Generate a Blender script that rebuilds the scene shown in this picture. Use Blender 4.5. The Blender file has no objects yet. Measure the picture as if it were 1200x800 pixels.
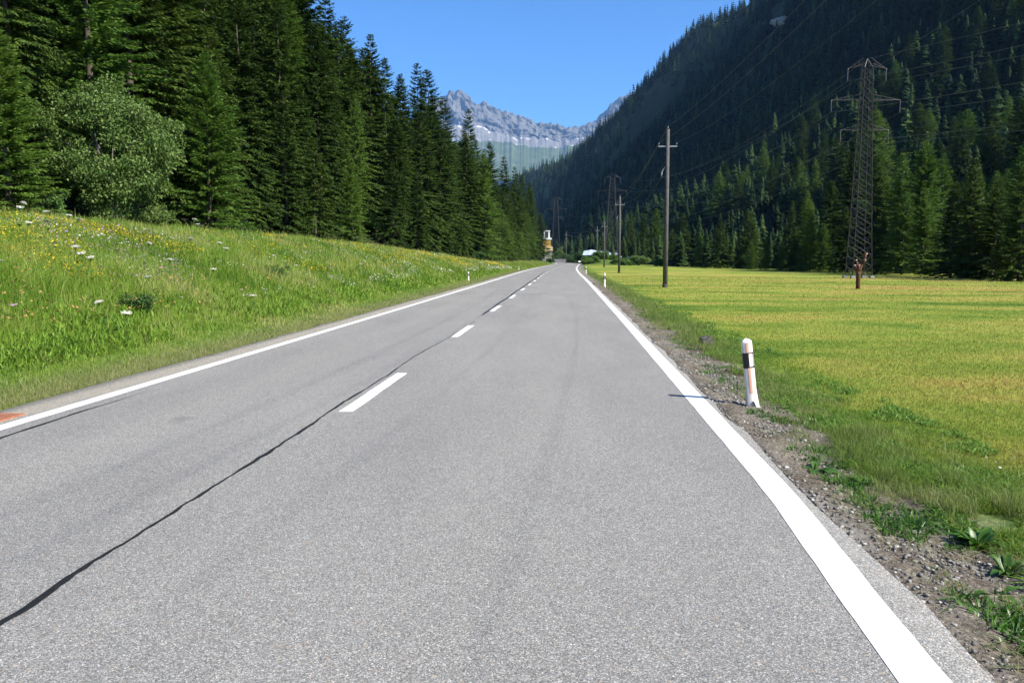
import bpy, math, random
import numpy as np
R = math.radians
random.seed(7)
rng = np.random.default_rng(11)
scn = bpy.context.scene
COL = scn.collection

# ------------------------------------------------------------------ camera numbers (used for planning heights only)
FPX, VPX, HY, CAMZ = 950.0, 668.0, 303.0, 1.6
YAW = math.atan((VPX - 600) / FPX)
def az_x(px, Y=None, X=None):
    a = math.atan((px - 600) / FPX) - YAW
    return a
def depth(X, Y):
    return Y * math.cos(YAW) - X * math.sin(YAW)
def proj(X, Y, Z):
    d = depth(X, Y)
    l = X * math.cos(YAW) + Y * math.sin(YAW)
    return 600 + FPX * l / d, HY - FPX * (Z - CAMZ) / d
def z_for(X, Y, py):
    return CAMZ + (HY - py) / FPX * depth(X, Y)

# ------------------------------------------------------------------ noise
def _hash(ix, iy, seed):
    h = (ix.astype(np.int64) * 374761393 + iy.astype(np.int64) * 668265263 + seed * 1442695041) & 0x7fffffff
    h = ((h ^ (h >> 13)) * 1274126177) & 0x7fffffff
    h = h ^ (h >> 16)
    return (h & 0xffff) / 65535.0
def vnoise(x, y, seed=0):
    x = np.asarray(x, float); y = np.asarray(y, float)
    x, y = np.broadcast_arrays(x, y)
    ix = np.floor(x); iy = np.floor(y)
    fx = x - ix; fy = y - iy
    fx = fx * fx * (3 - 2 * fx); fy = fy * fy * (3 - 2 * fy)
    a = _hash(ix, iy, seed); b = _hash(ix + 1, iy, seed); c = _hash(ix, iy + 1, seed); d = _hash(ix + 1, iy + 1, seed)
    return (a * (1 - fx) + b * fx) * (1 - fy) + (c * (1 - fx) + d * fx) * fy
def fbm(x, y, seed=0, n=4):
    s = 0; a = .5; t = 0
    x = np.asarray(x, float); y = np.asarray(y, float)
    for k in range(n):
        s = s + a * vnoise(x, y, seed + k * 17); t += a; a *= .5
        x = x * 2.03 + 5.2; y = y * 2.03 + 1.7
    return s / t
def sstep(a, b, x):
    t = np.clip((np.asarray(x, float) - a) / (b - a), 0, 1)
    return t * t * (3 - 2 * t)

# ------------------------------------------------------------------ object helpers
def link(o, parent=None):
    COL.objects.link(o)
    if parent is not None:
        o.parent = parent
    return o
def tag(o, label=None, cat=None, group=None, kind=None):
    if label: o['label'] = label
    if cat: o['category'] = cat
    if group: o['group'] = group
    if kind: o['kind'] = kind
    return o
def empty(name, loc, rz=0.0, label=None, cat=None, group=None):
    o = bpy.data.objects.new(name, None)
    o.empty_display_size = .2
    o.location = loc; o.rotation_euler = (0, 0, rz)
    link(o); tag(o, label, cat, group)
    return o
def raw_mesh(name, V, F, mat, tint=None, smooth=False, attrs=None):
    """V (n,3), F (m,k) constant k"""
    V = np.asarray(V, np.float32); F = np.asarray(F, np.int32)
    me = bpy.data.meshes.new(name)
    m, k = F.shape
    me.vertices.add(len(V)); me.vertices.foreach_set('co', V.ravel())
    me.loops.add(m * k); me.loops.foreach_set('vertex_index', F.ravel())
    me.polygons.add(m); me.polygons.foreach_set('loop_start', np.arange(0, m * k, k, dtype=np.int32))
    if smooth:
        me.polygons.foreach_set('use_smooth', np.ones(m, bool))
    if tint is not None:
        a = me.attributes.new('tint', 'FLOAT', 'POINT'); a.data.foreach_set('value', np.asarray(tint, np.float32).ravel())
    for n, arr in (attrs or {}).items():
        a = me.attributes.new(n, 'FLOAT', 'POINT'); a.data.foreach_set('value', np.asarray(arr, np.float32).ravel())
    me.update(calc_edges=True)
    if mat: me.materials.append(mat)
    return me
class MB:
    """collects shapes into ONE mesh"""
    def __init__(s): s.v = []; s.f = []
    def add(s, vs, fs):
        n = len(s.v); s.v += [tuple(v) for v in vs]; s.f += [tuple(i + n for i in f) for f in fs]
    def box(s, c, d, rz=0.0, bev=0.0):
        x, y, z = d[0] / 2, d[1] / 2, d[2] / 2
        cs, sn = math.cos(rz), math.sin(rz)
        P = []
        for (a, b, e) in ((-1, -1, -1), (1, -1, -1), (1, 1, -1), (-1, 1, -1), (-1, -1, 1), (1, -1, 1), (1, 1, 1), (-1, 1, 1)):
            px, py = a * x, b * y
            P.append((c[0] + px * cs - py * sn, c[1] + px * sn + py * cs, c[2] + e * z))
        s.add(P, [(0, 3, 2, 1), (4, 5, 6, 7), (0, 1, 5, 4), (1, 2, 6, 5), (2, 3, 7, 6), (3, 0, 4, 7)])
    def tube(s, pts, rad, n=8, cap=True):
        pts = [np.array(p, float) for p in pts]
        if not hasattr(rad, '__len__'): rad = [rad] * len(pts)
        base = len(s.v)
        prev = None
        for i, p in enumerate(pts):
            t = pts[min(i + 1, len(pts) - 1)] - pts[max(i - 1, 0)]
            t = t / (np.linalg.norm(t) + 1e-9)
            if prev is None:
                u = np.cross(t, (0, 0, 1.0) if abs(t[2]) < .9 else (1.0, 0, 0))
            else:
                u = prev - t * np.dot(prev, t)
            u = u / (np.linalg.norm(u) + 1e-9); prev = u
            w = np.cross(t, u)
            for k in range(n):
                a = 2 * math.pi * k / n
                s.v.append(tuple(p + rad[i] * (math.cos(a) * u + math.sin(a) * w)))
        for i in range(len(pts) - 1):
            for k in range(n):
                a = base + i * n + k; b = base + i * n + (k + 1) % n
                s.f.append((a, b, b + n, a + n))
        if cap:
            s.f.append(tuple(base + k for k in range(n))[::-1])
            s.f.append(tuple(base + (len(pts) - 1) * n + k for k in range(n)))
    def beam(s, a, b, w):
        s.tube([a, b], w, 4)
    def mesh(s, name, mat, smooth=False):
        me = bpy.data.meshes.new(name); me.from_pydata(s.v, [], s.f); me.update()
        if mat: me.materials.append(mat)
        if smooth: me.polygons.foreach_set('use_smooth', [True] * len(me.polygons))
        return me
    def build(s, name, mat, parent=None, smooth=False):
        return link(bpy.data.objects.new(name, s.mesh(name, mat, smooth)), parent)
def obj(name, me, parent=None):
    return link(bpy.data.objects.new(name, me), parent)

# ------------------------------------------------------------------ materials
class NT:
    def __init__(s, name):
        s.m = bpy.data.materials.new(name); s.m.use_nodes = True
        s.t = s.m.node_tree; s.t.nodes.clear()
        s.out = s.n('ShaderNodeOutputMaterial')
    def n(s, typ, **kw):
        nd = s.t.nodes.new(typ)
        for k, v in kw.items(): setattr(nd, k, v)
        return nd
    def l(s, a, b): s.t.links.new(a, b)
    def inp(s, nd, key, v):
        if hasattr(v, 'is_output') or isinstance(v, bpy.types.NodeSocket): s.l(v, nd.inputs[key])
        else: nd.inputs[key].default_value = v
    def attr(s, name):
        return s.n('ShaderNodeAttribute', attribute_name=name).outputs['Fac']
    def obco(s): return s.n('ShaderNodeTexCoord').outputs['Object']
    def noise(s, vec, scale, detail=4, rough=.55, dist=0.0):
        nd = s.n('ShaderNodeTexNoise'); s.l(vec, nd.inputs['Vector'])
        nd.inputs['Scale'].default_value = scale; nd.inputs['Detail'].default_value = detail
        nd.inputs['Roughness'].default_value = rough; nd.inputs['Distortion'].default_value = dist
        return nd.outputs['Fac']
    def vor(s, vec, scale, out='Color', feature='F1'):
        nd = s.n('ShaderNodeTexVoronoi', feature=feature); s.l(vec, nd.inputs['Vector']); nd.inputs['Scale'].default_value = scale
        return nd.outputs[out]
    def map(s, vec, scale=(1, 1, 1), rot=(0, 0, 0)):
        nd = s.n('ShaderNodeMapping'); s.l(vec, nd.inputs['Vector'])
        nd.inputs['Scale'].default_value = scale; nd.inputs['Rotation'].default_value = rot
        return nd.outputs['Vector']
    def ramp(s, fac, stops, interp='LINEAR'):
        nd = s.n('ShaderNodeValToRGB'); s.l(fac, nd.inputs['Fac'])
        cr = nd.color_ramp; cr.interpolation = interp
        while len(cr.elements) < len(stops): cr.elements.new(.5)
        for e, (p, c) in zip(cr.elements, stops):
            e.position = p; e.color = (c[0], c[1], c[2], 1) if hasattr(c, '__len__') else (c, c, c, 1)
        return nd.outputs['Color']
    def mix(s, fac, a, b, mode='MIX'):
        nd = s.n('ShaderNodeMix', data_type='RGBA', blend_type=mode)
        s.inp(nd, 0, fac)
        for k, v in ((6, a), (7, b)):
            if isinstance(v, bpy.types.NodeSocket): s.l(v, nd.inputs[k])
            else: nd.inputs[k].default_value = (v[0], v[1], v[2], 1)
        return nd.outputs[2]
    def math(s, op, a, b=0.0, c=None):
        nd = s.n('ShaderNodeMath', operation=op)
        s.inp(nd, 0, a); s.inp(nd, 1, b)
        if c is not None: s.inp(nd, 2, c)
        return nd.outputs[0]
    def rng(s, v, a, b, c=0.0, d=1.0):
        nd = s.n('ShaderNodeMapRange'); s.inp(nd, 0, v)
        for i, x in enumerate((a, b, c, d)): nd.inputs[i + 1].default_value = x
        return nd.outputs[0]
    def bump(s, h, strength=.5, dist=.02):
        nd = s.n('ShaderNodeBump'); s.l(h, nd.inputs['Height']); nd.inputs['Strength'].default_value = strength; nd.inputs['Distance'].default_value = dist
        return nd.outputs['Normal']
    def surf(s, col, rough=.8, spec=.3, metal=0.0, normal=None, transl=None, tw=.3):
        p = s.n('ShaderNodeBsdfPrincipled')
        if isinstance(col, bpy.types.NodeSocket): s.l(col, p.inputs['Base Color'])
        else: p.inputs['Base Color'].default_value = (col[0], col[1], col[2], 1)
        s.inp(p, 'Roughness', rough); p.inputs['Specular IOR Level'].default_value = spec; p.inputs['Metallic'].default_value = metal
        if normal is not None: s.l(normal, p.inputs['Normal'])
        sh = p.outputs[0]
        if transl is not None:
            t = s.n('ShaderNodeBsdfTranslucent')
            if isinstance(transl, bpy.types.NodeSocket): s.l(transl, t.inputs[0])
            else: t.inputs[0].default_value = (*transl, 1)
            mx = s.n('ShaderNodeMixShader'); mx.inputs[0].default_value = tw
            s.l(sh, mx.inputs[1]); s.l(t.outputs[0], mx.inputs[2]); sh = mx.outputs[0]
        s.l(sh, s.out.inputs['Surface'])
        return s.m

def foliage(name, stops, objvar=.35, tw=.3, rough=.55, spec=.25):
    t = NT(name)
    fac = t.attr('tint')
    oi = t.n('ShaderNodeObjectInfo').outputs['Random']
    fac = t.math('ADD', fac, t.rng(oi, 0, 1, -objvar / 2, objvar / 2))
    c = t.ramp(fac, stops)
    return t.surf(c, rough, spec, transl=c, tw=tw)
M = {}
M['spruce'] = foliage('spruce_needles', [(0, (.016, .037, .008)), (.5, (.044, .080, .014)), (1, (.090, .140, .022))], .45, .2, .6, .12)
M['larch'] = foliage('larch_needles', [(0, (.048, .105, .014)), (.5, (.092, .172, .024)), (1, (.150, .230, .036))], .5, .28)
M['alder'] = foliage('broad_leaves', [(0, (.058, .112, .020)), (.5, (.118, .190, .044)), (1, (.22, .28, .095))], .15, .3)
M['shrub'] = foliage('shrub_leaves', [(0, (.030, .075, .018)), (.5, (.055, .12, .025)), (1, (.095, .165, .035))], .4, .28)
M['meadow'] = foliage('meadow_blades', [(0, (.026, .062, .012)), (.35, (.100, .200, .016)), (.7, (.180, .285, .030)), (1, (.33, .34, .11))], 0, .35)
M['field'] = foliage('mown_blades', [(0, (.105, .200, .022)), (.3, (.165, .240, .030)), (.6, (.245, .270, .048)), (.82, (.305, .275, .066)), (1, (.31, .225, .070))], 0, .45)
M['dry'] = foliage('verge_blades', [(0, (.095, .195, .024)), (.5, (.180, .235, .056)), (1, (.40, .36, .19))], 0, .42)
M['clover'] = foliage('clover_leaf', [(0, (.075, .170, .018)), (1, (.17, .29, .045))], 0, .35, .5, .3)
M['dock'] = foliage('dock_leaf', [(0, (.035, .095, .012)), (1, (.085, .19, .025))], .2, .3, .4, .4)

def mat_bark(name, c1, c2):
    t = NT(name); co = t.obco()
    n = t.noise(t.map(co, (6, 6, 1.2)), 3, 5)
    return t.surf(t.ramp(n, [(.3, c1), (.7, c2)]), .9, .2, normal=t.bump(n, .6, .03))
M['bark'] = mat_bark('spruce_bark', (.035, .028, .022), (.11, .09, .075))
M['bark_pale'] = mat_bark('pale_bark', (.12, .11, .09), (.34, .31, .27))

def mat_asphalt():
    t = NT('asphalt'); co = t.obco()
    u = t.attr('u'); v = t.attr('v')
    big = t.noise(t.map(co, (1, .25, 1)), .8, 4)
    c = t.ramp(big, [(.28, (.194, .191, .183)), (.5, (.219, .215, .205)), (.72, (.242, .237, .224))])
    # two faint darker bands run along the left lane
    def band(x0, w):
        d = t.math('ABSOLUTE', t.math('SUBTRACT', u, x0))
        return t.rng(d, w, w * .25, 0, 1)
    wob = t.noise(t.map(co, (.6, .12, 1)), 1.0, 2)
    tr = t.math('ADD', band(-2.75, .22), band(-1.25, .25))
    tr = t.math('MULTIPLY', tr, t.rng(wob, .3, .7, .3, 1))
    c = t.mix(t.math('MULTIPLY', tr, .10), c, (.15, .152, .155))
    warm = t.math('ADD', band(1.55, .7), band(-2.05, .35))
    c = t.mix(t.math('MULTIPLY', warm, .18), c, (.27, .26, .235))
    # sandy strip outside the left edge line
    sh = t.rng(t.math('ADD', u, t.rng(t.noise(co, 3, 3), .3, .7, -.06, .06)), -3.60, -3.48, 1, 0)
    c = t.mix(t.math('MULTIPLY', sh, .8), c, (.30, .275, .225))
    # tar repairs across, far away
    for v0 in (118., 147., 36.5):
        d = t.math('ABSOLUTE', t.math('SUBTRACT', v, v0))
        c = t.mix(t.math('MULTIPLY', t.rng(d, .25, .12, 0, 1), .35), c, (.09, .09, .09))
    # aggregate: bright and dark stones
    g = t.n('ShaderNodeSeparateColor'); t.l(t.vor(co, 210), g.inputs[0])
    st = t.ramp(g.outputs[0], [(0, .38), (.3, .72), (.6, 1.0), (.85, 1.26), (1, 2.3)])
    g2 = t.n('ShaderNodeSeparateColor'); t.l(t.vor(co, 105), g2.inputs[0])
    st2 = t.ramp(g2.outputs[0], [(0, .80), (.5, .98), (.9, 1.1), (1, 1.3)])
    c = t.mix(1.0, c, st, 'MULTIPLY'); c = t.mix(1.0, c, st2, 'MULTIPLY')
    st3 = t.rng(t.noise(co, 2.3, 5, .7), .60, .70, 0, 1)
    c = t.mix(t.math('MULTIPLY', st3, .16), c, (.12, .118, .114))
    oil = t.rng(t.noise(t.map(co, (1, 1, 1)), 1.1, 2, .4), .70, .76, 0, 1)
    c = t.mix(t.math('MULTIPLY', oil, .35), c, (.08, .08, .08))
    tan = t.math('GREATER_THAN', g2.outputs[1], .965)
    c = t.mix(t.math('MULTIPLY', tan, .5), c, (.36, .27, .18))
    hgt = t.math('ADD', g.outputs[0], t.noise(co, 60, 3))
    return t.surf(c, .85, .3, normal=t.bump(hgt, .55, .004))
M['asphalt'] = mat_asphalt()

def mat_paint():
    t = NT('road_paint'); co = t.obco()
    g = t.noise(co, 130, 3, .7); big = t.noise(co, 4, 4)
    w = t.rng(t.math('ADD', g, t.math('MULTIPLY', big, .3)), .38, .52, 1, 0)
    c = t.ramp(big, [(.3, (.64, .64, .62)), (.7, (.78, .78, .76))])
    c = t.mix(t.math('MULTIPLY', w, .6), c, (.36, .36, .35))
    return t.surf(c, .7, .35, normal=t.bump(t.noise(co, 160, 2), .3, .003))
M['paint'] = mat_paint()
def mat_tar():
    t = NT('bitumen'); co = t.obco()
    n = t.noise(co, 45, 4)
    return t.surf(t.ramp(n, [(.35, (.007, .007, .007)), (.75, (.022, .022, .021))]), .6, .3, normal=t.bump(n, .5, .006))
M['tar'] = mat_tar()

def mat_ground():
    t = NT('ground_soil'); co = t.obco()
    n = t.noise(co, .5, 6, .6); nf = t.noise(co, 9, 5, .65)
    mixn = t.math('MULTIPLY_ADD', nf, .5, t.math('MULTIPLY', n, .5))
    forest = t.ramp(mixn, [(.35, (.018, .026, .012)), (.6, (.035, .040, .018))])
    bank = t.ramp(mixn, [(.3, (.050, .085, .016)), (.7, (.105, .165, .028))])
    pt = t.attr('patch')
    field = t.ramp(t.math('ADD', pt, t.rng(nf, .2, .8, -.22, .22)), [(0, (.056, .112, .014)), (.3, (.142, .206, .027)), (.6, (.232, .258, .045)), (.82, (.285, .262, .058)), (1, (.280, .210, .060))])
    grav = t.ramp(nf, [(.3, (.12, .11, .095)), (.7, (.23, .215, .19))])
    c = t.mix(t.attr('m_bank'), forest, bank); c = t.mix(t.attr('m_field'), c, field); c = t.mix(t.attr('m_gravel'), c, grav)
    alp = t.ramp(t.noise(co, .03, 5), [(.3, (.020, .030, .012)), (.65, (.035, .050, .018)), (.85, (.08, .08, .06))])
    c = t.mix(t.attr('m_hill'), c, alp)
    return t.surf(c, .95, .1, normal=t.bump(nf, .7, .06))
M['ground'] = mat_ground()
def mat_gravel():
    t = NT('verge_gravel'); co = t.obco()
    big = t.noise(t.map(co, (1, .5, 1)), 2.2, 5, .6); f = t.noise(co, 35, 5, .7)
    g = t.n('ShaderNodeSeparateColor'); t.l(t.vor(co, 62), g.inputs[0])
    c = t.ramp(big, [(.32, (.090, .070, .052)), (.5, (.170, .146, .116)), (.7, (.240, .215, .180))])
    c = t.mix(1.0, c, t.ramp(g.outputs[0], [(0, .5), (.5, .95), (.85, 1.15), (1, 1.7)]), 'MULTIPLY')
    c = t.mix(1.0, c, t.ramp(f, [(.25, .6), (.7, 1.2)]), 'MULTIPLY')
    return t.surf(c, .95, .15, normal=t.bump(t.math('ADD', f, g.outputs[0]), .9, .02))
M['gravel'] = mat_gravel()
def mat_stones():
    t = NT('pebble_stone')
    c = t.ramp(t.attr('tint'), [(0, (.07, .065, .06)), (.6, (.19, .18, .165)), (.92, (.30, .285, .26)), (1, (.5, .48, .44))])
    return t.surf(c, .9, .2)
M['pebble'] = mat_stones()

def plain(name, c, rough=.6, spec=.4, metal=0.0, var=.12, scale=14, grime=None):
    t = NT(name); co = t.obco()
    n = t.noise(co, scale, 5, .6)
    col = t.ramp(n, [(.3, tuple(x * (1 - var) for x in c)), (.7, tuple(min(1, x * (1 + var)) for x in c))])
    if grime:
        g = t.rng(t.noise(co, scale * .35, 4, .7), .48, .72, 0, 1)
        col = t.mix(t.math('MULTIPLY', g, .6), col, grime)
    return t.surf(col, rough, spec, metal, normal=t.bump(n, .15, .01))
M['post_white'] = plain('weathered_white_plastic', (.74, .68, .62), .5, .4, 0, .05, 10, (.55, .53, .48))
M['post_core'] = plain('dusty_plastic', (.42, .40, .35), .7, .3)
M['post_black'] = plain('black_plastic_film', (.014, .014, .016), .45, .4)
M['post_orange'] = plain('faded_orange_film', (.74, .36, .24), .5, .4, 0, .12, 8, (.76, .55, .44))
M['reflector'] = plain('reflector_plastic', (.80, .70, .66), .25, .6, 0, .04, 30)
M['reflector_edge'] = plain('reflector_rim', (.30, .29, .28), .4, .5)
M['pole_wood'] = mat_bark('pole_timber', (.055, .052, .050), (.125, .12, .113))
M['steel'] = plain('galvanised_steel', (.36, .36, .35), .45, .5, .75, .15, 6)
M['dark_steel'] = plain('weathered_steel', (.10, .095, .09), .5, .4, .5, .2, 4, (.07, .068, .066))
M['leg_steel'] = plain('leg_steel', (.045, .042, .04), .6, .3, .3, .2, 4)
M['brace_steel'] = plain('brace_steel', (.125, .125, .122), .3, .5, .85, .2, 4)
M['insul'] = plain('insulator_glaze', (.10, .085, .08), .25, .6)
M['wire'] = plain('wire_metal', (.16, .17, .16), .5, .4, .6)
M['rust'] = plain('rusty_wood', (.085, .036, .020), .8, .25, 0, .4, 5, (.05, .028, .02))
M['cut'] = plain('cut_wood', (.58, .40, .30), .8, .2, 0, .15, 20)
M['rust_iron'] = plain('rust_iron', (.36, .15, .085), .8, .3, .1, .3, 30, (.2, .08, .05))
M['boundary'] = plain('old_granite', (.085, .082, .076), .95, .2, 0, .5, 22, (.30, .29, .27))
M['plaster_yellow'] = plain('ochre_plaster', (.52, .33, .10), .9, .2, 0, .1, 2)
M['plaster_white'] = plain('white_plaster', (.78, .77, .75), .85, .2, 0, .06, 2)
M['plaster_cream'] = plain('cream_plaster', (.60, .46, .25), .85, .2, 0, .06, 2)
M['plaster_grey'] = plain('grey_render', (.27, .26, .25), .9, .2, 0, .2, 1.5)
M['glass'] = plain('window_glass', (.03, .035, .04), .1, .6)
M['roof_blue'] = plain('pale_blue_sheeting', (.40, .50, .60), .5, .4, 0, .15, .6, (.22, .30, .40))
M['timber'] = plain('dark_timber', (.05, .042, .036), .85, .2, 0, .3, 2)
M['white_metal'] = plain('white_painted_metal', (.80, .80, .79), .45, .4, 0, .05, 2)
M['concrete'] = plain('concrete', (.30, .29, .27), .9, .2, 0, .15, 3)
def petal(name, c):
    t = NT(name); cc = t.ramp(t.attr('tint'), [(0, tuple(x * .72 for x in c)), (1, c)])
    return t.surf(cc, .7, .2, transl=cc, tw=.25)
M['f_white'] = petal('white_petals', (.74, .73, .64))
M['f_yellow'] = petal('yellow_petals', (.80, .56, .025))
M['f_purple'] = petal('mauve_petals', (.42, .27, .36))
M['f_orange'] = petal('seed_heads', (.42, .24, .09))

# ------------------------------------------------------------------ terrain
_cy = [-120, 0, 20, 40, 60, 84, 110, 140, 190, 235, 262, 285, 310, 340, 380, 430]
_cx = [-1.97, -1.97, -2.0, -2.1, -2.2, -2.42, -2.5, -2.4, -1.6, -.7, -.75, -1.9, -5.5, -13, -27, -50]
_yy = np.linspace(-120, 430, 2200)
_xx = np.interp(_yy, _cy, _cx)
_k = np.ones(81) / 81.0
_xx = np.convolve(np.pad(_xx, 40, mode='edge'), _k, 'valid')
def xc(Y):
    return np.interp(Y, _yy, _xx)
LE, RE = 4.03, 3.62      # asphalt half widths left and right of the centre line
def crest_d(Y): return np.interp(Y, [-50, 50, 72, 96, 125, 170, 400], [8.2, 8.0, 6.6, 4.2, 3.0, 3.0, 3.0])
def crest_h(Y): return np.interp(Y, [-50, 50, 72, 96, 125, 170, 400], [2.30, 2.25, 1.80, .95, .6, .6, .6])
_hv = [-1e5, 85, 150, 225, 300, 375, 450, 482, 560, 800, 1500]
_hz = [0, 0, 28, 92, 172, 258, 352, 402, 415, 330, 200]
def along(X, Y): return -X * .165 + Y * .986
def across(X, Y): return X * .986 + Y * .165
def hill_z(X, Y):
    a = along(X, Y); v = across(X, Y)
    g = (fbm(a / 330., v / 900., 5, 3) - .5) * 210 * sstep(110, 300, v) * (1 - .75 * sstep(400, 480, v))
    g2 = (fbm(a / 75., v / 160., 9, 3) - .5) * 26 * sstep(110, 220, v)
    vv = v + g
    z = np.interp(vv, _hv, _hz)
    ramp = sstep(-150, 420, a)
    far = 1 - .07 * sstep(750, 1350, a) - .18 * sstep(1750, 2300, a)
    return z * ramp * far + g2 * ramp * .8
def spur_z(X, Y):
    a = along(X, Y); v = across(X, Y)
    return (150 + 40 * (fbm(v / 90., a / 300., 15, 3) - .5)) * (1 - .55 * sstep(255, 345, v) - .45 * sstep(345, 440, v)) * np.exp(-((a - 2350) / 420.) ** 2) * sstep(-500, 60, v) * sstep(900, 1500, Y)
def ground_z(X, Y, fine=True):
    X = np.asarray(X, float); Y = np.asarray(Y, float)
    c = xc(Y)
    dl = (c - LE) - X; dr = X - (c + RE)
    z = np.full(np.broadcast(X, Y).shape, -.03)
    # left bank
    dc, hc = crest_d(Y), crest_h(Y)
    s = np.clip(dl / dc, 0, 1)
    bank = hc * (.55 * s + .45 * sstep(0, 1, s)) * sstep(0, .25, s + .12)
    over = np.clip(dl - dc, 0, None)
    hill = np.where(over < 4, over * .12, .48 + (np.minimum(over, 75) - 4) * .48)
    hill = hill * (1 - sstep(330, 520, Y))
    z = np.where(dl > 0, np.maximum(bank + hill, 0) - .03 * (1 - sstep(0, .4, dl)) + (fbm(X / 1.7, Y / 1.7, 3) - .5) * .30 * sstep(.4, 2.5, dl), z)
    # right verge and field
    zr = -.03 - .06 * sstep(0, .7, dr) - .08 * sstep(.7, 2.6, dr) + (fbm(X / 6., Y / 6., 21) - .5) * .16 * sstep(1.5, 5, dr)
    z = np.where(dr > 0, zr, z)
    mo = 1.7 * np.exp(-(((X - 8.5) / 5.5) ** 2 + ((Y - 224) / 9.) ** 2)) + 0.35 * np.exp(-(((X - 16.) / 4.5) ** 2 + ((Y - 216) / 8.) ** 2)); z = z + mo * (dr > .8)
    z = z + hill_z(X, Y) * ((dr > 0) | (Y > 430)) + spur_z(X, Y)
    return z
def gz(x, y): return float(ground_z(np.array([x]), np.array([y]))[0])

def field_patch(X, Y):
    p = fbm(X / 7.5 + Y / 24., Y / 3.6 - X / 60., 31, 4) * .75 + fbm(X / 1.1, Y / .7, 37, 3) * .35
    p = (p - .55) * 1.8 + .56 + .13 * np.sin((X * .22 + Y * .97) / .75 + 3 * fbm(X / 9., Y / 9., 41, 2)) * sstep(12, 30, Y)
    dr = X - (xc(Y) + RE)
    p = p - .50 * (1 - sstep(1.0, 2.9, dr + (fbm(X / 1.5, Y / 1.5, 51) - .5) * 2.2))
    p = p - .08 * sstep(90, 170, Y)
    return np.clip(p, .03, 1)

def axis(parts):
    out = []
    for a, b, n in parts: out += list(np.linspace(a, b, n, endpoint=False))
    return np.array(out + [parts[-1][1]])
gx = axis([(-900, -200, 20), (-200, -60, 40), (-60, -16, 60), (-16, 12, 150), (12, 60, 90), (60, 600, 190), (600, 1600, 45)])
gy = axis([(-160, -10, 24), (-10, 40, 150), (40, 120, 120), (120, 400, 120), (400, 1500, 190), (1500, 3600, 130), (3600, 6000, 14)])
GX, GY = np.meshgrid(gx, gy)
GZ = ground_z(GX, GY)
def grid_faces(nr, nc):
    i = np.arange(nr - 1)[:, None] * nc + np.arange(nc - 1)[None, :]
    i = i.ravel()
    return np.stack([i, i + 1, i + nc + 1, i + nc], 1)
c_ = xc(GY); dl_ = (c_ - LE) - GX; dr_ = GX - (c_ + RE)
v_ = across(GX, GY)
m_bank = (((dl_ > -.5) & (dl_ < crest_d(GY) + 2.0)) | ((np.hypot((GX - 11.5) / 9.5, (GY - 220) / 12.) < 1) & (dr_ > .8))).astype(float)
m_field = ((dr_ > .2) & (v_ < 62) & (m_bank < .5)).astype(float) * (1 - sstep(255, 300, GY))
m_grav = np.where(dl_ < .12, 1 - sstep(.7, 1.25, dr_ + (fbm(GX / .5, GY / .7, 129, 3) - .5) * .5), 0)
m_hill = np.maximum(sstep(90, 170, v_) * (dr_ > 0), sstep(800, 1000, GY))
gme = raw_mesh('ground', np.stack([GX, GY, GZ], -1).reshape(-1, 3), grid_faces(*GX.shape), M['ground'], smooth=True,
               attrs=dict(m_bank=m_bank, m_field=m_field, m_gravel=m_grav, m_hill=m_hill * .6, patch=field_patch(GX, GY)))
tag(obj('ground', gme), kind='structure')

# ------------------------------------------------------------------ road
ry = axis([(-30, 60, 120), (60, 400, 230), (400, 430, 10)])
ru = np.array([-LE, -3.8, -3.6, -3.4, -2.8, -1.9, -.9, 0, .9, 1.9, 2.8, 3.4, RE])
jag = (fbm(ry * 1.3, ry * 0, 61, 3) - .5)
V = []; A = []; B = []
nx = len(ru) + 2
for i, y in enumerate(ry):
    c = float(xc(y)); jl = jag[i] * .22; jr = (fbm(y * 1.7, 7.7, 63, 4) - .5) * .30 - .065 * (1 - sstep(5, 12, y))
    us = [ru[0] - jl] + list(ru[1:-1]) + [ru[-1] + float(jr)]
    row = [(c + us[0] - .03, y, -.06)] + [(c + u, y, 0.0) for u in us] + [(c + us[-1] + .05, y, -.075)]
    V += row; A += [us[0]] + us + [us[-1]]; B += [y] * nx
road = obj('road', raw_mesh('road', V, grid_faces(len(ry), nx), M['asphalt'], attrs=dict(u=A, v=B)))
tag(road, kind='structure')
def ribbon(name, ys, left, right, z, mat):
    V = []
    for y, a, b in zip(ys, left, right): V += [(a, y, z), (b, y, z)]
    o = obj(name, raw_mesh(name, V, grid_faces(len(ys), 2), mat)); tag(o, kind='structure'); return o
ly = axis([(-8, 60, 500), (60, 320, 220), (320, 410, 60)])
w1 = (vnoise(ly * 7, 0, 71) - .5) * .006; w2 = (vnoise(ly * 7, 3, 72) - .5) * .006
nr_ = -.10 * (1 - sstep(2.6, 6.0, ly))
ribbon('edge_line', ly, xc(ly) + 3.33 + w1 + nr_, xc(ly) + 3.53 + w2 + nr_, .0026, M['paint'])
ribbon('edge_line', ly, xc(ly) - 3.50 + w1, xc(ly) - 3.33 + w2, .0026, M['paint'])
for k in range(-2, 34):
    y0 = 8.25 + 8.2 * k
    ys = np.linspace(y0, y0 + 2.9, 14)
    off = -.36 + .36 * float(sstep(70, 160, y0))
    e1 = (vnoise(ys * 9, k, 73) - .5) * .012
    ribbon('lane_dash', ys, xc(ys) + off - .075 + e1, xc(ys) + off + .075 + e1, .0026, M['paint'])
ty = np.linspace(-4, 20.5, 900)
tx = -2.52 + (fbm(ty * .45, 1, 81, 3) - .5) * .16 + (fbm(ty * 7, 2, 82, 2) - .5) * .02 + .1 * sstep(12, 20, ty)
wd = .005 + .020 * fbm(ty * 3.0, 3, 83, 4) * (1 - .55 * sstep(9, 20, ty))
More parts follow.
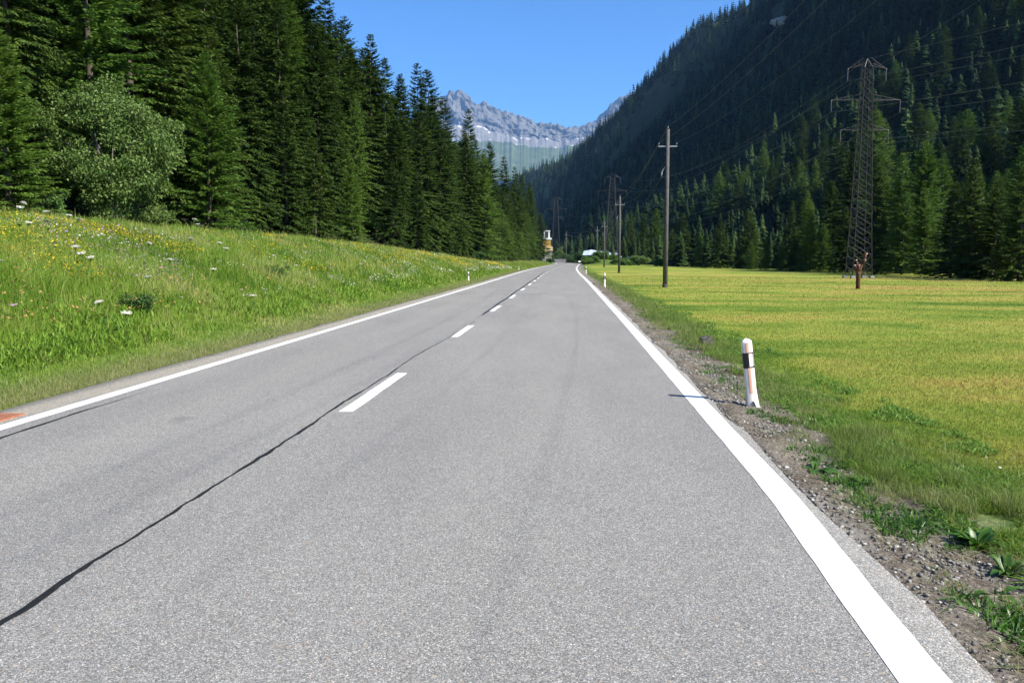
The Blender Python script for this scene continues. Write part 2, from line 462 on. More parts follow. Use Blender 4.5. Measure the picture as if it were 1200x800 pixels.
ribbon('tar_seam', ty, tx - wd, tx + wd * (.6 + .8 * vnoise(ty * 12, 0, 84)), .0015, M['tar'])
ty = np.linspace(23, 120, 700)
tx = xc(ty) - .45 - .1 * sstep(25, 40, ty) + .3 * sstep(70, 120, ty) + (fbm(ty * .2, 1, 85, 3) - .5) * .2
wd = .014 + .030 * fbm(ty * 1.2, 3, 86, 3) + .0004 * ty
ribbon('tar_seam', ty, tx - wd, tx + wd, .0015, M['tar'])
ty = np.linspace(4.5, 9.4, 200)
tx = -5.09 - .02 * (ty - 7) + (fbm(ty * .9, 1, 87, 2) - .5) * .05
wd = .022 * np.clip(np.sin((ty - 4.5) / 4.9 * math.pi), .12, 1) * (.6 + .8 * vnoise(ty * 4, 2, 88))
ribbon('tar_seam', ty, tx - wd, tx + wd, .0015, M['tar'])

# right gravel verge: finer sheet with real relief
vy = np.concatenate([np.linspace(1.2, 11, 380), np.linspace(11.05, 60, 360)])
vu = np.linspace(-.10, 1.5, 64)
VU, VY = np.meshgrid(vu, vy)
VX = xc(VY) + RE + VU
edge = np.minimum(sstep(-.10, .06, VU), sstep(1.5, .8, VU))
VZ = ground_z(VX, VY) - .05 + edge * (.056 + .055 * (fbm(VX * 2.6, VY * 1.8, 91, 4) - .45) + .03 * (fbm(VX * 13, VY * 13, 93, 3) - .5))
VZ = np.minimum(VZ, np.where(VU < .12, -.012, 9))
tag(obj('gravel_verge', raw_mesh('gravel_verge', np.stack([VX, VY, VZ], -1).reshape(-1, 3), grid_faces(*VX.shape), M['gravel'], smooth=True)), kind='structure')

# loose stones on the verge
def scatter_stones(name, n, ylo, yhi):
    y = ylo + (yhi - ylo) * rng.random(n) ** 1.7
    u = np.clip(rng.normal(.42, .30, n), .0, 1.3)
    x = xc(y) + RE + u
    r = (.0028 + .011 * rng.random(n) ** 4.0) * (1 + y * .03)
    z = ground_z(x, y) + .008 - .02 * (u > .9)
    base = np.array([(1, 0, 0), (-1, 0, 0), (0, 1, 0), (0, -1, 0), (0, 0, 1), (0, 0, -1)], float)
    base = np.concatenate([base, np.array([(a, b, c) for a in (-1, 1) for b in (-1, 1) for c in (-1, 1)]) * .62])
    tri = []
    for a in range(2):
        for b in range(2):
            for c in range(2):
                k = 6 + a * 4 + b * 2 + c; X_ = 0 if a else 1; Y_ = 2 if b else 3; Z_ = 4 if c else 5
                o = [(X_, Y_, k), (Y_, Z_, k), (Z_, X_, k)]
                if (a + b + c) % 2 == 0: o = [t[::-1] for t in o]
                tri += o
    tri = np.array(tri)
    P = base[None] * (1 + .5 * (rng.random((n, 14, 1)) - .5))
    sc = np.stack([r * (.8 + .8 * rng.random(n)), r * (.8 + .8 * rng.random(n)), r * (.5 + .4 * rng.random(n))], 1)
    P = P * sc[:, None]
    a = rng.random(n) * 6.28; ca, sa = np.cos(a)[:, None], np.sin(a)[:, None]
    P = np.stack([P[..., 0] * ca - P[..., 1] * sa + x[:, None], P[..., 0] * sa + P[..., 1] * ca + y[:, None], P[..., 2] + z[:, None]], -1)
    F = tri[None] + (np.arange(n) * 14)[:, None, None]
    o = obj(name, raw_mesh(name, P.reshape(-1, 3), F.reshape(-1, 3), M['pebble'], tint=np.repeat(rng.random(n), 14)))
    tag(o, 'loose grey pebbles scattered over the gravel verge', 'pebbles', kind='stuff')
scatter_stones('gravel', 15000, 2.2, 18)

# ------------------------------------------------------------------ grass
def blades(name, P, h, w, tint, mat, lean=.45, curl=.5, label=None, cat='grass', wind=(0, 0)):
    n = len(P)
    a = rng.random(n) * 2 * math.pi
    side = np.stack([np.cos(a), np.sin(a), np.zeros(n)], 1)
    b = rng.random(n) * 2 * math.pi
    ln = (np.abs(rng.normal(0, lean, n)))[:, None]
    d = np.stack([np.cos(b), np.sin(b), np.zeros(n)], 1) * ln + np.array([wind[0], wind[1], 0])
    up = np.array([0, 0, 1.0])
    hh = h[:, None]; ww = w[:, None]
    mid = P + (up * .55 + d * .35) * hh
    tip = P + (up * (1 - .25 * ln) + d * (1 + curl * rng.random((n, 1)))) * hh
    vs = np.stack([P - side * ww * .5, P + side * ww * .5, mid - side * ww * .42, mid + side * ww * .42, tip], 1)
    idx = (np.arange(n) * 5)[:, None, None]
    F = np.array([(0, 1, 3), (0, 3, 2), (2, 3, 4)])[None] + idx
    o = obj(name, raw_mesh(name, vs.reshape(-1, 3), F.reshape(-1, 3), mat, tint=np.repeat(np.clip(tint, 0, 1), 5)))
    tag(o, label, cat, kind='stuff')
    return o
def radial_y(n, lo, hi, p):     # more samples near the road's near end
    t = rng.random(n)
    q = 1 - p if abs(p - 1) > 1e-6 else -1e-4
    return (lo ** q + t * (hi ** q - lo ** q)) ** (1 / q)

def in_view(X, Y, m=1.5):
    d = Y * math.cos(YAW) - X * math.sin(YAW); l = X * math.cos(YAW) + Y * math.sin(YAW)
    return (d > 1.5) & (np.abs(l) < .66 * d + m + 3.5)

# meadow on the left bank
n = 470000
y = radial_y(n, 6.0, 210., 1.55); dl = crest_d(y) * (rng.random(n) * 1.3)
x = xc(y) - LE - dl
k = in_view(x, y); x, y, dl = x[k], y[k], dl[k]; n = len(x)
s = dl / crest_d(y)
pat = fbm(x / 1.6, y / 1.6, 101, 4); pat2 = fbm(x / .5, y / .5, 103, 3)
hg = (.09 + .30 * sstep(.05, .45, s)) * (.6 + .8 * rng.random(n)) * (.7 + .7 * pat)
short = 1 - sstep(.05, .30, s + (pat - .5) * .2)
hg = hg * (1 - .45 * short)
wg = (.0045 + .004 * rng.random(n)) * np.maximum(1, y / 11.)
tn = .56 + (pat - .5) * 1.0 + (pat2 - .5) * .55 + rng.normal(0, .11, n) + .10 * short + .08 * sstep(30, 80, y)
stem_ = rng.random(n) < .025
tn = np.where(stem_, .9 + .1 * rng.random(n), tn); hg = np.where(stem_, hg * 1.35, hg)
P = np.stack([x, y, ground_z(x, y) - .01], 1)
blades('meadow_grass', P, hg, wg, tn, M['meadow'], .42, .5, 'tall green meadow grass covering the left roadside bank')
# dry fringe along the asphalt on the left
n = 45000
y = radial_y(n, 7, 110, 1.5); x = xc(y) - LE - .02 - np.abs(rng.normal(0, .28, n))
P = np.stack([x, y, ground_z(x, y) - .005], 1)
blades('verge_grass', P, (.03 + .09 * rng.random(n)), .004 * np.maximum(1, y / 11), .45 + .5 * rng.random(n), M['dry'], .6, .6, 'short yellowish grass fringe along the left asphalt edge')
# broad herb leaves between the meadow blades
n = 120000
y = radial_y(n, 6.5, 80., 1.5); dl = crest_d(y) * (.10 + rng.random(n) * 1.1); x = xc(y) - LE - dl
cl = fbm(x / .9, y / .9, 111, 3)
k = in_view(x, y) & (cl > .52); x, y = x[k], y[k]; n = len(x)
P = np.stack([x, y, ground_z(x, y) + .02 + .22 * rng.random(n)], 1)
blades('meadow_herbs', P, (.05 + .09 * rng.random(n)) * sstep(5, 14, y) + .03, (.012 + .020 * rng.random(n)) * np.maximum(.8, y / 22), .30 + .45 * rng.random(n), M['meadow'], 1.1, .5, 'broad leaved herbs among the grass of the left bank')

# mown field on the right
n = 560000
y = radial_y(n, 3.0, 80., 1.75)
x = xc(y) + RE + .35 + rng.random(n) * (3 + y * .75)
dr = x - (xc(y) + RE)
edge_n = fbm(x / .7, y / .7, 121, 4)
k = in_view(x, y) & (dr > .74 + (edge_n - .42) * 2.0) & ~((dr < 1.7) & (fbm(x / .28, y / .33, 129, 3) < .44) & (y < 16)); x, y, dr = x[k], y[k], dr[k]; n = len(x)
pt = field_patch(x, y)
tall = 1 - sstep(.95, 2.2, dr + (fbm(x / 1.2, y / 1.2, 123) - .5) * 1.8)
hg = (.022 + .035 * rng.random(n)) * (1 + 1.0 * tall * (.3 + fbm(x / .5, y / .5, 127, 3))) * np.maximum(1, (y / 30.) ** .5)
wg = (.004 + .003 * rng.random(n)) * np.maximum(1, y / 9.)
P = np.stack([x, y, ground_z(x, y) - .004], 1)
blades('field_grass', P, hg, wg, pt + rng.normal(0, .19, n) + np.where(rng.random(n) < .06, .35, 0), M['field'], 1.25, .5, 'short mown yellow green grass of the wide flat field')
# rough dry grass between verge and field
n = 90000
y = radial_y(n, 2.6, 95., 1.55)
cen = .98 + .15 * sstep(10, 30, y)
x = xc(y) + RE + cen + rng.normal(0, .36, n)
cl = fbm(x / .45, y / .6, 131, 4); dr = x - (xc(y) + RE)
k = (dr > .12) & (cl > .47 - .12 * sstep(12, 25, y) + .16 * (dr < .75)); x, y, dr = x[k], y[k], dr[k]; n = len(x)
tuft = sstep(.50, .68, fbm(x / .22, y / .26, 135, 3))
hg = (.035 + .07 * rng.random(n) + .15 * tuft * rng.random(n)) * sstep(.05, .8, dr) + .02
P = np.stack([x, y, ground_z(x, y) - .006], 1)
blades('verge_grass', P, hg, .0032 * np.maximum(1, y / 9) * (.7 + .6 * rng.random(n)), .10 + .45 * fbm(x / .8, y / .8, 133, 3) + .32 * rng.random(n), M['dry'], .55, .6, 'rough olive grass tufts between the gravel verge and the mown field')
# clover and low herbs in the green strip beside the verge
n = 9000
y = radial_y(n, 2.8, 34, 1.55); x = xc(y) + RE + .75 + 1.5 * rng.random(n)
k = fbm(x / .4, y / .5, 143, 3) > .54; x, y = x[k], y[k]
m = 7; x = np.repeat(x, m) + rng.normal(0, .025, len(x) * m); y = np.repeat(y, m) + rng.normal(0, .025, len(y) * m); n = len(x)
blades('clover_leaves', np.stack([x, y, ground_z(x, y) + .01], 1), .03 + .04 * rng.random(n), (.008 + .010 * rng.random(n)) * np.maximum(1, y / 12), .40 + .6 * rng.random(n), M['clover'], 1.3, .6, 'fresh green clover and low herbs in the strip beside the gravel verge')
# small weeds on the gravel
n = 1700
y = radial_y(n, 2.6, 30, 1.5); x = xc(y) + RE + .25 + .7 * rng.random(n)
k = fbm(x / .35, y / .35, 141, 3) > .60; x, y = x[k], y[k]
m = 9; x = np.repeat(x, m) + rng.normal(0, .03, len(x) * m); y = np.repeat(y, m) + rng.normal(0, .03, len(y) * m); n = len(x)
blades('verge_weeds', np.stack([x, y, ground_z(x, y)], 1), .03 + .05 * rng.random(n), .010 + .008 * rng.random(n), .2 + .7 * rng.random(n), M['dock'], 1.2, .6, 'small green weeds sprouting from the gravel verge')

n = 9000
y = radial_y(n, 2.4, 22, 1.5); x = xc(y) + RE + .12 + 1.0 * rng.random(n)
k = fbm(x / .3, y / .4, 145, 3) > .46; x, y = x[k], y[k]; n = len(x)
blades('dead_grass', np.stack([x, y, ground_z(x, y) + .012], 1), .02 + .045 * rng.random(n), .0022 * np.maximum(1, y / 8) * np.ones(n), .75 + .25 * rng.random(n), M['dry'], 2.6, .2, 'dry straw and dead grass lying on the gravel verge')
# scattered small blossoms nobody could count
def blossoms(name, X, Y, Z, r, mat, label, stems=True):
    n = len(X); k = 6
    ang = np.arange(k) / k * 2 * math.pi
    t1 = rng.normal(0, .35, (n, 2))
    ring = np.stack([np.cos(ang), np.sin(ang)], 1)
    P = np.zeros((n, k + 1, 3))
    rr = r[:, None] * (.7 + .6 * rng.random((n, k)))
    P[:, :k, 0] = ring[None, :, 0] * rr; P[:, :k, 1] = ring[None, :, 1] * rr
    P[:, :k, 2] = P[:, :k, 0] * t1[:, :1] + P[:, :k, 1] * t1[:, 1:] + rng.normal(0, .18, (n, k)) * r[:, None]
    P[:, k, 2] = r * .35
    P = P + np.stack([X, Y, Z], 1)[:, None]
    F = np.array([(i, (i + 1) % k, k) for i in range(k)])[None] + (np.arange(n) * (k + 1))[:, None, None]
    o = obj(name, raw_mesh(name, P.reshape(-1, 3), F.reshape(-1, 3), mat, tint=np.repeat(rng.random(n), k + 1)))
    tag(o, label, 'flowers', kind='stuff')
def bank_pts(n, lo, hi, smin, smax, p, thr, seed, sc=1.6):
    y = radial_y(n, lo, hi, p); s = smin + (smax - smin) * rng.random(n); x = xc(y) - LE - crest_d(y) * s
    k = in_view(x, y) & (fbm(x / sc, y / (sc * 1.4), seed, 3) > thr)
    x, y = x[k], y[k]; return x, y, ground_z(x, y)
x, y, z = bank_pts(30000, 15, 105, .38, 1.12, .9, .57, 151)
blossoms('yellow_wildflowers', x, y, z + .24 + .22 * rng.random(len(x)), (.011 + .011 * rng.random(len(x))) * np.maximum(1, y / 34), M['f_yellow'], 'drifts of small yellow blossoms in the bank meadow')
x, y, z = bank_pts(12500, 17, 105, .22, 1.10, .9, .53, 161, 1.1)
blossoms('white_wildflowers', x, y, z + .20 + .22 * rng.random(len(x)), (.013 + .013 * rng.random(len(x))) * np.maximum(1, y / 36), M['f_white'], 'small white blossoms scattered through the bank meadow')
x, y, z = bank_pts(6500, 11, 45, .25, 1.0, 1.3, .62, 171, 1.2)
blossoms('mauve_wildflowers', x, y, z + .30 + .2 * rng.random(len(x)), .014 + .012 * rng.random(len(x)), M['f_purple'], 'dusty mauve thistle blossoms in patches of the bank meadow')
x, y, z = bank_pts(4500, 10, 70, .2, 1.1, 1.3, .52, 181, 1.0)
blossoms('orange_wildflowers', x, y, z + .30 + .2 * rng.random(len(x)), .013 + .010 * rng.random(len(x)), M['f_orange'], 'orange brown seed heads in the bank meadow')
n = 46; x = xc(5.0) + RE + 1.6 + rng.random(n) * 1.2; y = 5.6 + rng.random(n) * 1.6
k = rng.random(n) < .7
blossoms('white_wildflowers', x[k], y[k], ground_z(x[k], y[k]) + .05, .010 + .008 * rng.random(int(k.sum())), M['f_white'], 'tiny white clover blossoms at the near edge of the mown field')

# individual white umbels that stand above the meadow
def umbel_mesh(seed):
    r = np.random.default_rng(seed); mb = MB()
    st = MB(); st.tube([(0, 0, 0), (.01, .01, .35), (.02, 0, .62), (.02, 0, .78)], [.006, .005, .004, .003], 5)
    dk = [(.02 + .075 * math.cos(t), .075 * math.sin(t), .872) for t in np.arange(12) / 12 * 6.283] + [(.02, 0, .897)]
    mb.add(dk, [(i, (i + 1) % 12, 12) for i in range(12)])
    for i in range(22):
        a = r.random() * 6.28; q = .085 * math.sqrt(r.random()); px, py = .02 + q * math.cos(a), q * math.sin(a)
        pz = .90 - q * q * 3 + r.normal(0, .006)
        st.tube([(.02, 0, .78), (px, py, pz)], .0015, 3, False)
        for j in range(5):
            b = r.random() * 6.28; e = .020 * math.sqrt(r.random()); c = (px + e * math.cos(b), py + e * math.sin(b), pz + .004 + r.normal(0, .003))
            rr = .011
            vs = [(c[0] + rr * math.cos(t), c[1] + rr * math.sin(t), c[2] + r.normal(0, .002)) for t in np.arange(5) / 5 * 6.28] + [(c[0], c[1], c[2] + .006)]
            mb.add(vs, [(q_, (q_ + 1) % 5, 5) for q_ in range(5)])
    for hgt in (.2, .4, .55):
        a = r.random() * 6.28
        for s_ in (-.5, 0, .5):
            d = np.array([math.cos(a + s_), math.sin(a + s_), .5]); L = .13
            p0 = np.array([.01, 0, hgt]); q = np.array([-d[1], d[0], 0]) * .02
            st.add([p0, p0 + d * L * .5 + q, p0 + d * L, p0 + d * L * .5 - q], [(0, 1, 2, 3)])
    return st.mesh('stem', M['dock']), mb.mesh('flower_head', M['f_white'])
UM = [umbel_mesh(s) for s in (1, 2, 3)]
for st, fl in UM:
    a = fl.attributes.new('tint', 'FLOAT', 'POINT'); a.data.foreach_set('value', rng.random(len(fl.vertices)).astype(np.float32))
    a = st.attributes.new('tint', 'FLOAT', 'POINT'); a.data.foreach_set('value', np.full(len(st.vertices), .5, np.float32))
spots = [(22, 236, 17.2), (32, 243, 17.0), (60, 248, 18.6), (82, 252, 19.0), (92, 255, 19.2), (64, 256, 18.2), (34, 260, 17.0), (232, 256, 27.5), (240, 262, 27),
         (96, 288, 15.6), (108, 294, 15.6), (110, 300, 15.2), (164, 282, 17.8), (200, 303, 17.5), (186, 322, 15.5), (126, 351, 12.6), (141, 363, 12.3), (2, 307, 13.2),
         (216, 277, 22), (258, 284, 23.5), (262, 290, 23.), (320, 300, 28), (250, 314, 20), (410, 285, 50), (452, 300, 52), (300, 345, 18.5), (425, 322, 36), (352, 312, 28), (505, 300, 75), (517, 296, 80)]
k = 0
for (px, py, Yd) in spots:
    a = az_x(px); X = math.tan(a) * Yd
    s = (float(xc(Yd)) - LE - X)
    g = gz(X, Yd)
    e = empty('umbel_flower', (X, Yd, g), random.random() * 6, 'white flat topped umbel flower standing out of the left bank meadow', 'flower', 'white umbel flowers of the meadow bank')
    top = z_for(X, Yd, py) - g
    e.scale = (.85, .85, min(1.3, max(.55, top / .9)))
    e.rotation_euler = (random.uniform(-.22, .22), random.uniform(-.05, .30), random.random() * 6)
    st, fl = UM[k % 3]; k += 1
    obj('stem', st, e); obj('flower_head', fl, e)

# dock plants at the near right verge
def dock(x, y, s, seed, label, nl=14, flat=.6, wide=.2):
    r = np.random.default_rng(seed)
    e = empty('dock_plant', (x, y, gz(x, y)), r.random() * 6, label, 'weed')
    V = []; F = []; T = []
    for i in range(nl):
        a = i * 2.4 + r.normal(0, .3); L = s * (.6 + .5 * r.random()); el = flat + r.normal(0, .25)
        w = L * wide * (.8 + .4 * r.random()); tn = r.random()
        d = np.array([math.cos(a), math.sin(a), 0]); q = np.array([-d[1], d[0], 0])
        b = len(V); K = 7
        for j in range(K + 1):
            t = j / K
            c = d * L * (t * math.cos(el) + .15 * t * t) + np.array([0, 0, L * (t * math.sin(el) - .5 * t ** 2.4 * math.cos(el))]) + d * .015
            ww = w * math.sin(math.pi * min(1, t * .92 + .06)) ** .8
            wav = .12 * ww * math.sin(j * 2.1 + i)
            up = np.array([0, 0, .35 * ww])
            V += [tuple(c - q * ww + up + (0, 0, wav)), tuple(c), tuple(c + q * ww + up - (0, 0, wav))]; T += [tn + .15] * 1 + [tn * .6] + [tn + .15]
        for j in range(K):
            o = b + j * 3
            F += [(o, o + 1, o + 4, o + 3), (o + 1, o + 2, o + 5, o + 4)]
    obj('leaves', raw_mesh('leaves', V, F, M['dock'], tint=T, smooth=True), e)
    mb = MB(); mb.tube([(0, 0, -.02), (0, 0, .03), (.004, 0, s * .35)], [.01, .009, .004], 6); mb.build('stem', M['dock'], e)
    return e

# ------------------------------------------------------------------ trees
def emit_sprays(base, d, ln, wr, r, flat=.5):
    n = len(base)
    up = np.stack([r.normal(0, flat, n), r.normal(0, flat, n), np.ones(n)], 1)
    sd = np.cross(d, up); sd /= (np.linalg.norm(sd, axis=1, keepdims=True) + 1e-9)
    l = ln[:, None]; w = (ln * wr)[:, None]
    mid = base + d * l * .42
    V = np.stack([base, mid - sd * w, base + d * l, mid + sd * w], 1)
    V[:, 2, 2] -= ln * .10
    return V.reshape(-1, 3), np.arange(n * 4).reshape(n, 4)
def conifer_arrays(seed, H, Rm, base_t, whorls, per, step, spray, droop, lift, wr=.17, ns=4, fork=55., taper=.9, gap=.12, jit=.3, flat=.5):
    r = np.random.default_rng(seed)
    V = []; 
    ti = (np.arange(whorls) + r.random(whorls)) / whorls
    tt = np.repeat(base_t + (1 - base_t) * ti ** .92, per); nb = len(tt)
    phi = r.random(nb) * 2 * math.pi
    tc = (tt - base_t) / (1 - base_t)
    lump = .72 + .56 * vnoise(phi / 2 / math.pi * 5, tt * H * .42, seed)       # uneven outline
    L = Rm * ((1 - tc) ** taper) * np.minimum(1, .62 + tc / .10) * (1 + jit * (r.random(nb) - .5)) * lump + .12 * (H / 10)
    keep = r.random(nb) > gap
    phi, tt, tc, L = phi[keep], tt[keep], tc[keep], L[keep]; nb = len(L)
    nn = np.maximum(2, np.ceil(L / step).astype(int))
    bi = np.repeat(np.arange(nb), nn)
    first = np.repeat(np.cumsum(nn) - nn, nn); j = np.arange(len(bi)) - first
    s = .14 + .86 * (j + r.random(len(bi)) * .6) / nn[bi]; s = np.minimum(s, 1)
    ph = phi[bi] + .25 * np.sin(bi * 3.7) * s ** 2; Lb = L[bi]
    out = np.stack([np.cos(ph), np.sin(ph), np.zeros(len(bi))], 1); sd = np.stack([-np.sin(ph), np.cos(ph), np.zeros(len(bi))], 1)
    l0 = (lift[0] + (lift[1] - lift[0]) * tc[bi]); dr = droop * (1 - .8 * tc[bi])
    pos = out * (Lb * s)[:, None]
    pos[:, 2] = tt[bi] * H + Lb * (l0 * s - dr * s ** 2 + .28 * droop * s ** 5)
    slope = l0 - 2 * dr * s + 1.4 * droop * s ** 4
    B = []; D = []; S = []
    for k in range(ns):
        sg = (1 if k % 2 == 0 else -1)
        al = np.radians(fork + r.normal(0, 14, len(bi))) * (1 if k < 2 else .5)
        if k == ns - 1 and ns % 2 == 1: al = al * .15
        d = out * np.cos(al)[:, None] + sd * (sg * np.sin(al))[:, None]
        d[:, 2] = slope * np.cos(al) + r.normal(-.12 * droop * 2, .18, len(bi)) - (.35 * droop if k >= 2 else 0)
        d /= np.linalg.norm(d, axis=1, keepdims=True)
        ln = spray * (.55 + .75 * (1 - s)) * (.7 + .6 * r.random(len(bi))) * np.minimum(1, .5 + .5 * Lb / (Rm * .5))
        B.append(pos + r.normal(0, .02, pos.shape)); D.append(d); S.append(ln)
    # leader
    m = 14
    B.append(np.stack([np.zeros(m), np.zeros(m), H * (.955 + .04 * r.random(m))], 1))
    a = r.random(m) * 6.28; d = np.stack([np.cos(a) * .5, np.sin(a) * .5, np.full(m, .9)], 1); D.append(d / np.linalg.norm(d, axis=1, keepdims=True)); S.append(np.full(m, spray * .7))
    B = np.concatenate(B); D = np.concatenate(D); S = np.concatenate(S)
    Vv, F = emit_sprays(B, D, S, wr, r, flat)
    tin = np.clip(.5 + r.normal(0, .20, len(B)) + .5 * (vnoise(B[:, 0] * 1.3 + B[:, 2], B[:, 1] * 1.3 + B[:, 2] * .7, seed + 3) - .5), 0, 1)
    return Vv, F, np.repeat(tin, 4)
def trunk_mesh(name, H, r0, mat, seed=0, stubs=0):
    r = np.random.default_rng(seed); mb = MB()
    pts = [(r.normal(0, .01) * H * t, r.normal(0, .01) * H * t, H * t - .35 * (t == 0)) for t in (0, .02, .2, .45, .7, .97)]
    mb.tube(pts, [r0 * 1.5, r0 * 1.05, r0 * .9, r0 * .65, r0 * .38, r0 * .05], 9)
    for i in range(stubs):
        t = .05 + .4 * r.random(); a = r.random() * 6.28; L = (.4 + .9 * r.random()) * H / 16
        mb.tube([(0, 0, t * H), (math.cos(a) * L, math.sin(a) * L, t * H - .15 * L)], [r0 * .12, r0 * .04], 4, False)
    return mb.mesh(name, mat, True)
class Kind:
    def __init__(s, nm, H, crown, tint_F, trunk): pass
PROT = {}
def proto(key, name, H, arr, mat, r0, bark, seed, stubs=0):
    V, F, T = arr
    PROT[key] = (name, H, raw_mesh('crown', V, F, mat, tint=T), trunk_mesh('trunk', H, r0, bark, seed, stubs))
for i in range(4):      # big spruces, 20 m
    proto('S%d' % i, 'spruce_tree', 20., conifer_arrays(40 + i, 20., 3.5 + .4 * (i % 3), (.05, .07, .12, .22)[i], 78, 6, .21, .44, .48, (-.05, .45), .16, 5, gap=.12, taper=.70), M['spruce'], .24, M['bark'], i, 26)
for i in range(2):      # high bare trunk spruces
    proto('T%d' % i, 'spruce_tree', 21., conifer_arrays(50 + i, 21., 2.4, .40 + .08 * i, 48, 6, .22, .44, .50, (-.08, .4), .16, 5, gap=.18, taper=.72), M['spruce'], .22, M['bark'], 9 + i, 40)
for i in range(4):      # medium spruces, 9 m, foliage to the ground
    proto('M%d' % i, 'spruce_tree', 9., conifer_arrays(60 + i, 9., 2.1 + .25 * (i % 3), .03, 56, 6, .14, .30, .36, (-.02, .55), .16, 5, gap=.1, taper=.85), M['spruce'], .13, M['bark'], 20 + i, 6)
for i in range(3):      # larches, 8 m, fine and feathery
    proto('L%d' % i, 'larch_tree', 8., conifer_arrays(70 + i, 8., 1.9 + .25 * i, .03, 66, 7, .11, .23, .16, (.05, .62), .13, 6, fork=48, gap=.1, taper=.80, jit=.45, flat=.8), M['larch'], .11, M['bark'], 30 + i, 4)
for i in range(3):      # big larches, 16 m
    proto('B%d' % i, 'larch_tree', 16., conifer_arrays(80 + i, 16., 3.2 + .3 * i, (.06, .08, .3)[i], 76, 7, .20, .38, .22, (0, .55), .13, 6, fork=48, gap=.16, taper=.80, jit=.5, flat=.8), M['larch'], .2, M['bark'], 40 + i, 12)

def plant(key, x, y, h, wide=1.0, label=None, group=None, z=None, name=None):
    nm, H, cm, tm = PROT[key]
    e = empty(name or nm, (x, y, (gz(x, y) if z is None else z) - .05), random.random() * 6.28, label, 'tree', group)
    s = h / H; e.scale = (s * wide, s * wide, s)
    e.rotation_euler = (random.gauss(0, .020), random.gauss(0, .020), e.rotation_euler.z)
    obj('crown', cm, e); obj('trunk', tm, e)
    return e

# --- broad leaved tree
def broad_tree(name, x, y, H, Rx, seed, label, mat, nclump=150, per=170, leaf=.075, bark='bark_pale', base=.10, cat='tree', group=None):
    r = np.random.default_rng(seed)
    e = empty(name, (x, y, gz(x, y) - .04), 0, label, cat, group)
    mb = MB(); C = []
    for i in range(7):
        a = i * .9 + r.normal(0, .25); lean = .10 + .28 * r.random()
        p = [np.array([math.cos(a) * .10, math.sin(a) * .10, -.1])]
        top = H * (.55 + .25 * r.random())
        for t in (.25, .5, .75, 1):
            p.append(np.array([math.cos(a) * lean * top * t ** 1.2, math.sin(a) * lean * top * t ** 1.2, top * t]) + r.normal(0, .05, 3) * (H / 5))
        mb.tube(p, [.075 * H / 5, .06 * H / 5, .045 * H / 5, .03 * H / 5, .012 * H / 5], 6, False)
        for j in range(7):
            t = .25 + .7 * r.random(); k = min(3, int(t * 4)); q = p[k] + (p[k + 1] - p[k]) * (t * 4 - k)
            b = r.random() * 6.28; L = Rx * (.25 + .35 * r.random())
            tip = q + np.array([math.cos(b) * L, math.sin(b) * L, .35 * L])
            mb.tube([q, (q + tip) / 2 + r.normal(0, .03, 3), tip], [.022 * H / 5, .014 * H / 5, .005], 5, False)
            C.append(tip)
    while len(C) < nclump:
        u = r.normal(0, 1, 3); u /= np.linalg.norm(u); q = .45 + .55 * r.random() ** .5
        lump = .58 + .72 * float(vnoise(math.atan2(u[1], u[0]) * 1.5 + 5, u[2] * 2.6 + 3, seed))
        z = (base + 1) / 2 * H + u[2] * q * lump * (1 - base) / 2 * H
        zt = z / H
        wid = Rx * (1.05 if zt < .55 else 1.05 - .5 * (zt - .55) / .45)
        if z > .05: C.append(np.array([u[0] * wid * q * lump, u[1] * wid * q * lump, z]))
    C = np.array(C); m = len(C)
    cr = .165 * Rx * (.7 + .6 * r.random(m))
    ci = np.repeat(np.arange(m), per); n = len(ci)
    off = r.normal(0, 1, (n, 3)); off /= np.linalg.norm(off, axis=1, keepdims=True); off *= (r.random(n) ** .4)[:, None]
    P = C[ci] + off * cr[ci][:, None] * np.array([1.15, 1.15, .8])
    P[:, 2] = np.maximum(P[:, 2], .04)
    d = off * .5 + r.normal(0, .7, (n, 3)) + np.array([0, 0, -.1]); d /= np.linalg.norm(d, axis=1, keepdims=True)
    V, F = emit_sprays(P, d, leaf * (.6 + .8 * r.random(n)), .30, r, .9)
    T = np.clip(.45 + r.normal(0, .22, n) + .3 * (r.random(m)[ci] - .5), 0, 1)
    obj('crown', raw_mesh('crown', V, F, mat, tint=np.repeat(T, 4)), e)
    mb.build('trunk', M[bark], e, True)
    return e

# front of the left wood ------------------------------------------------------------------
def at(px, X):
    """a spot on the line X=const seen in the direction px: returns Y"""
    return X / math.tan(az_x(px))
LABELS_LEFT = []
def front(key, px, X, topy, wide, label, group=None):
    Y = at(px, X); z0 = gz(X, Y)
    return plant(key, X, Y, z_for(X, Y, topy) - z0, wide, label, group)
front('L1', 18, -17.5, 42, 1.15, 'feathery light green larch at the left frame edge, beside the pale rounded alder')
broad_tree('alder_tree', -17.3, at(138, -17.3), 5.5, 2.55, 3, 'rounded pale grey green broadleaf tree at the left meadow top', M['alder'], 300, 230, .10)
front('L0', 108, -20.5, 30, .95, 'bright green larch rising just behind the pale rounded alder')
front('L2', 248, -17.2, 70, .98, 'bushy bright green larch right of the pale rounded alder')
front('M1', 205, -18.8, 62, .85, 'small green spruce squeezed between pale alder and bushy bright larch')
front('M0', 338, -18.2, 112, .80, 'layered dark spruce standing right of the bushy bright larch')
front('M2', 372, -17.2, 165, .80, 'short dark spruce left of the small soft green larch')
front('L1', 414, -15.6, 184, .78, 'small soft green larch on the meadow crest before dark spruces')
front('M3', 300, -19.5, 78, .75, 'slim dark spruce between the bushy bright larch and the layered spruce')
front('M1', 462, -15.2, 190, .85, 'mid sized spruce behind the meadow crest, right of the small soft larch')
front('M0', 490, -14.3, 200, .8, 'dark spruce low behind the crest, left of the tiny young spruce')
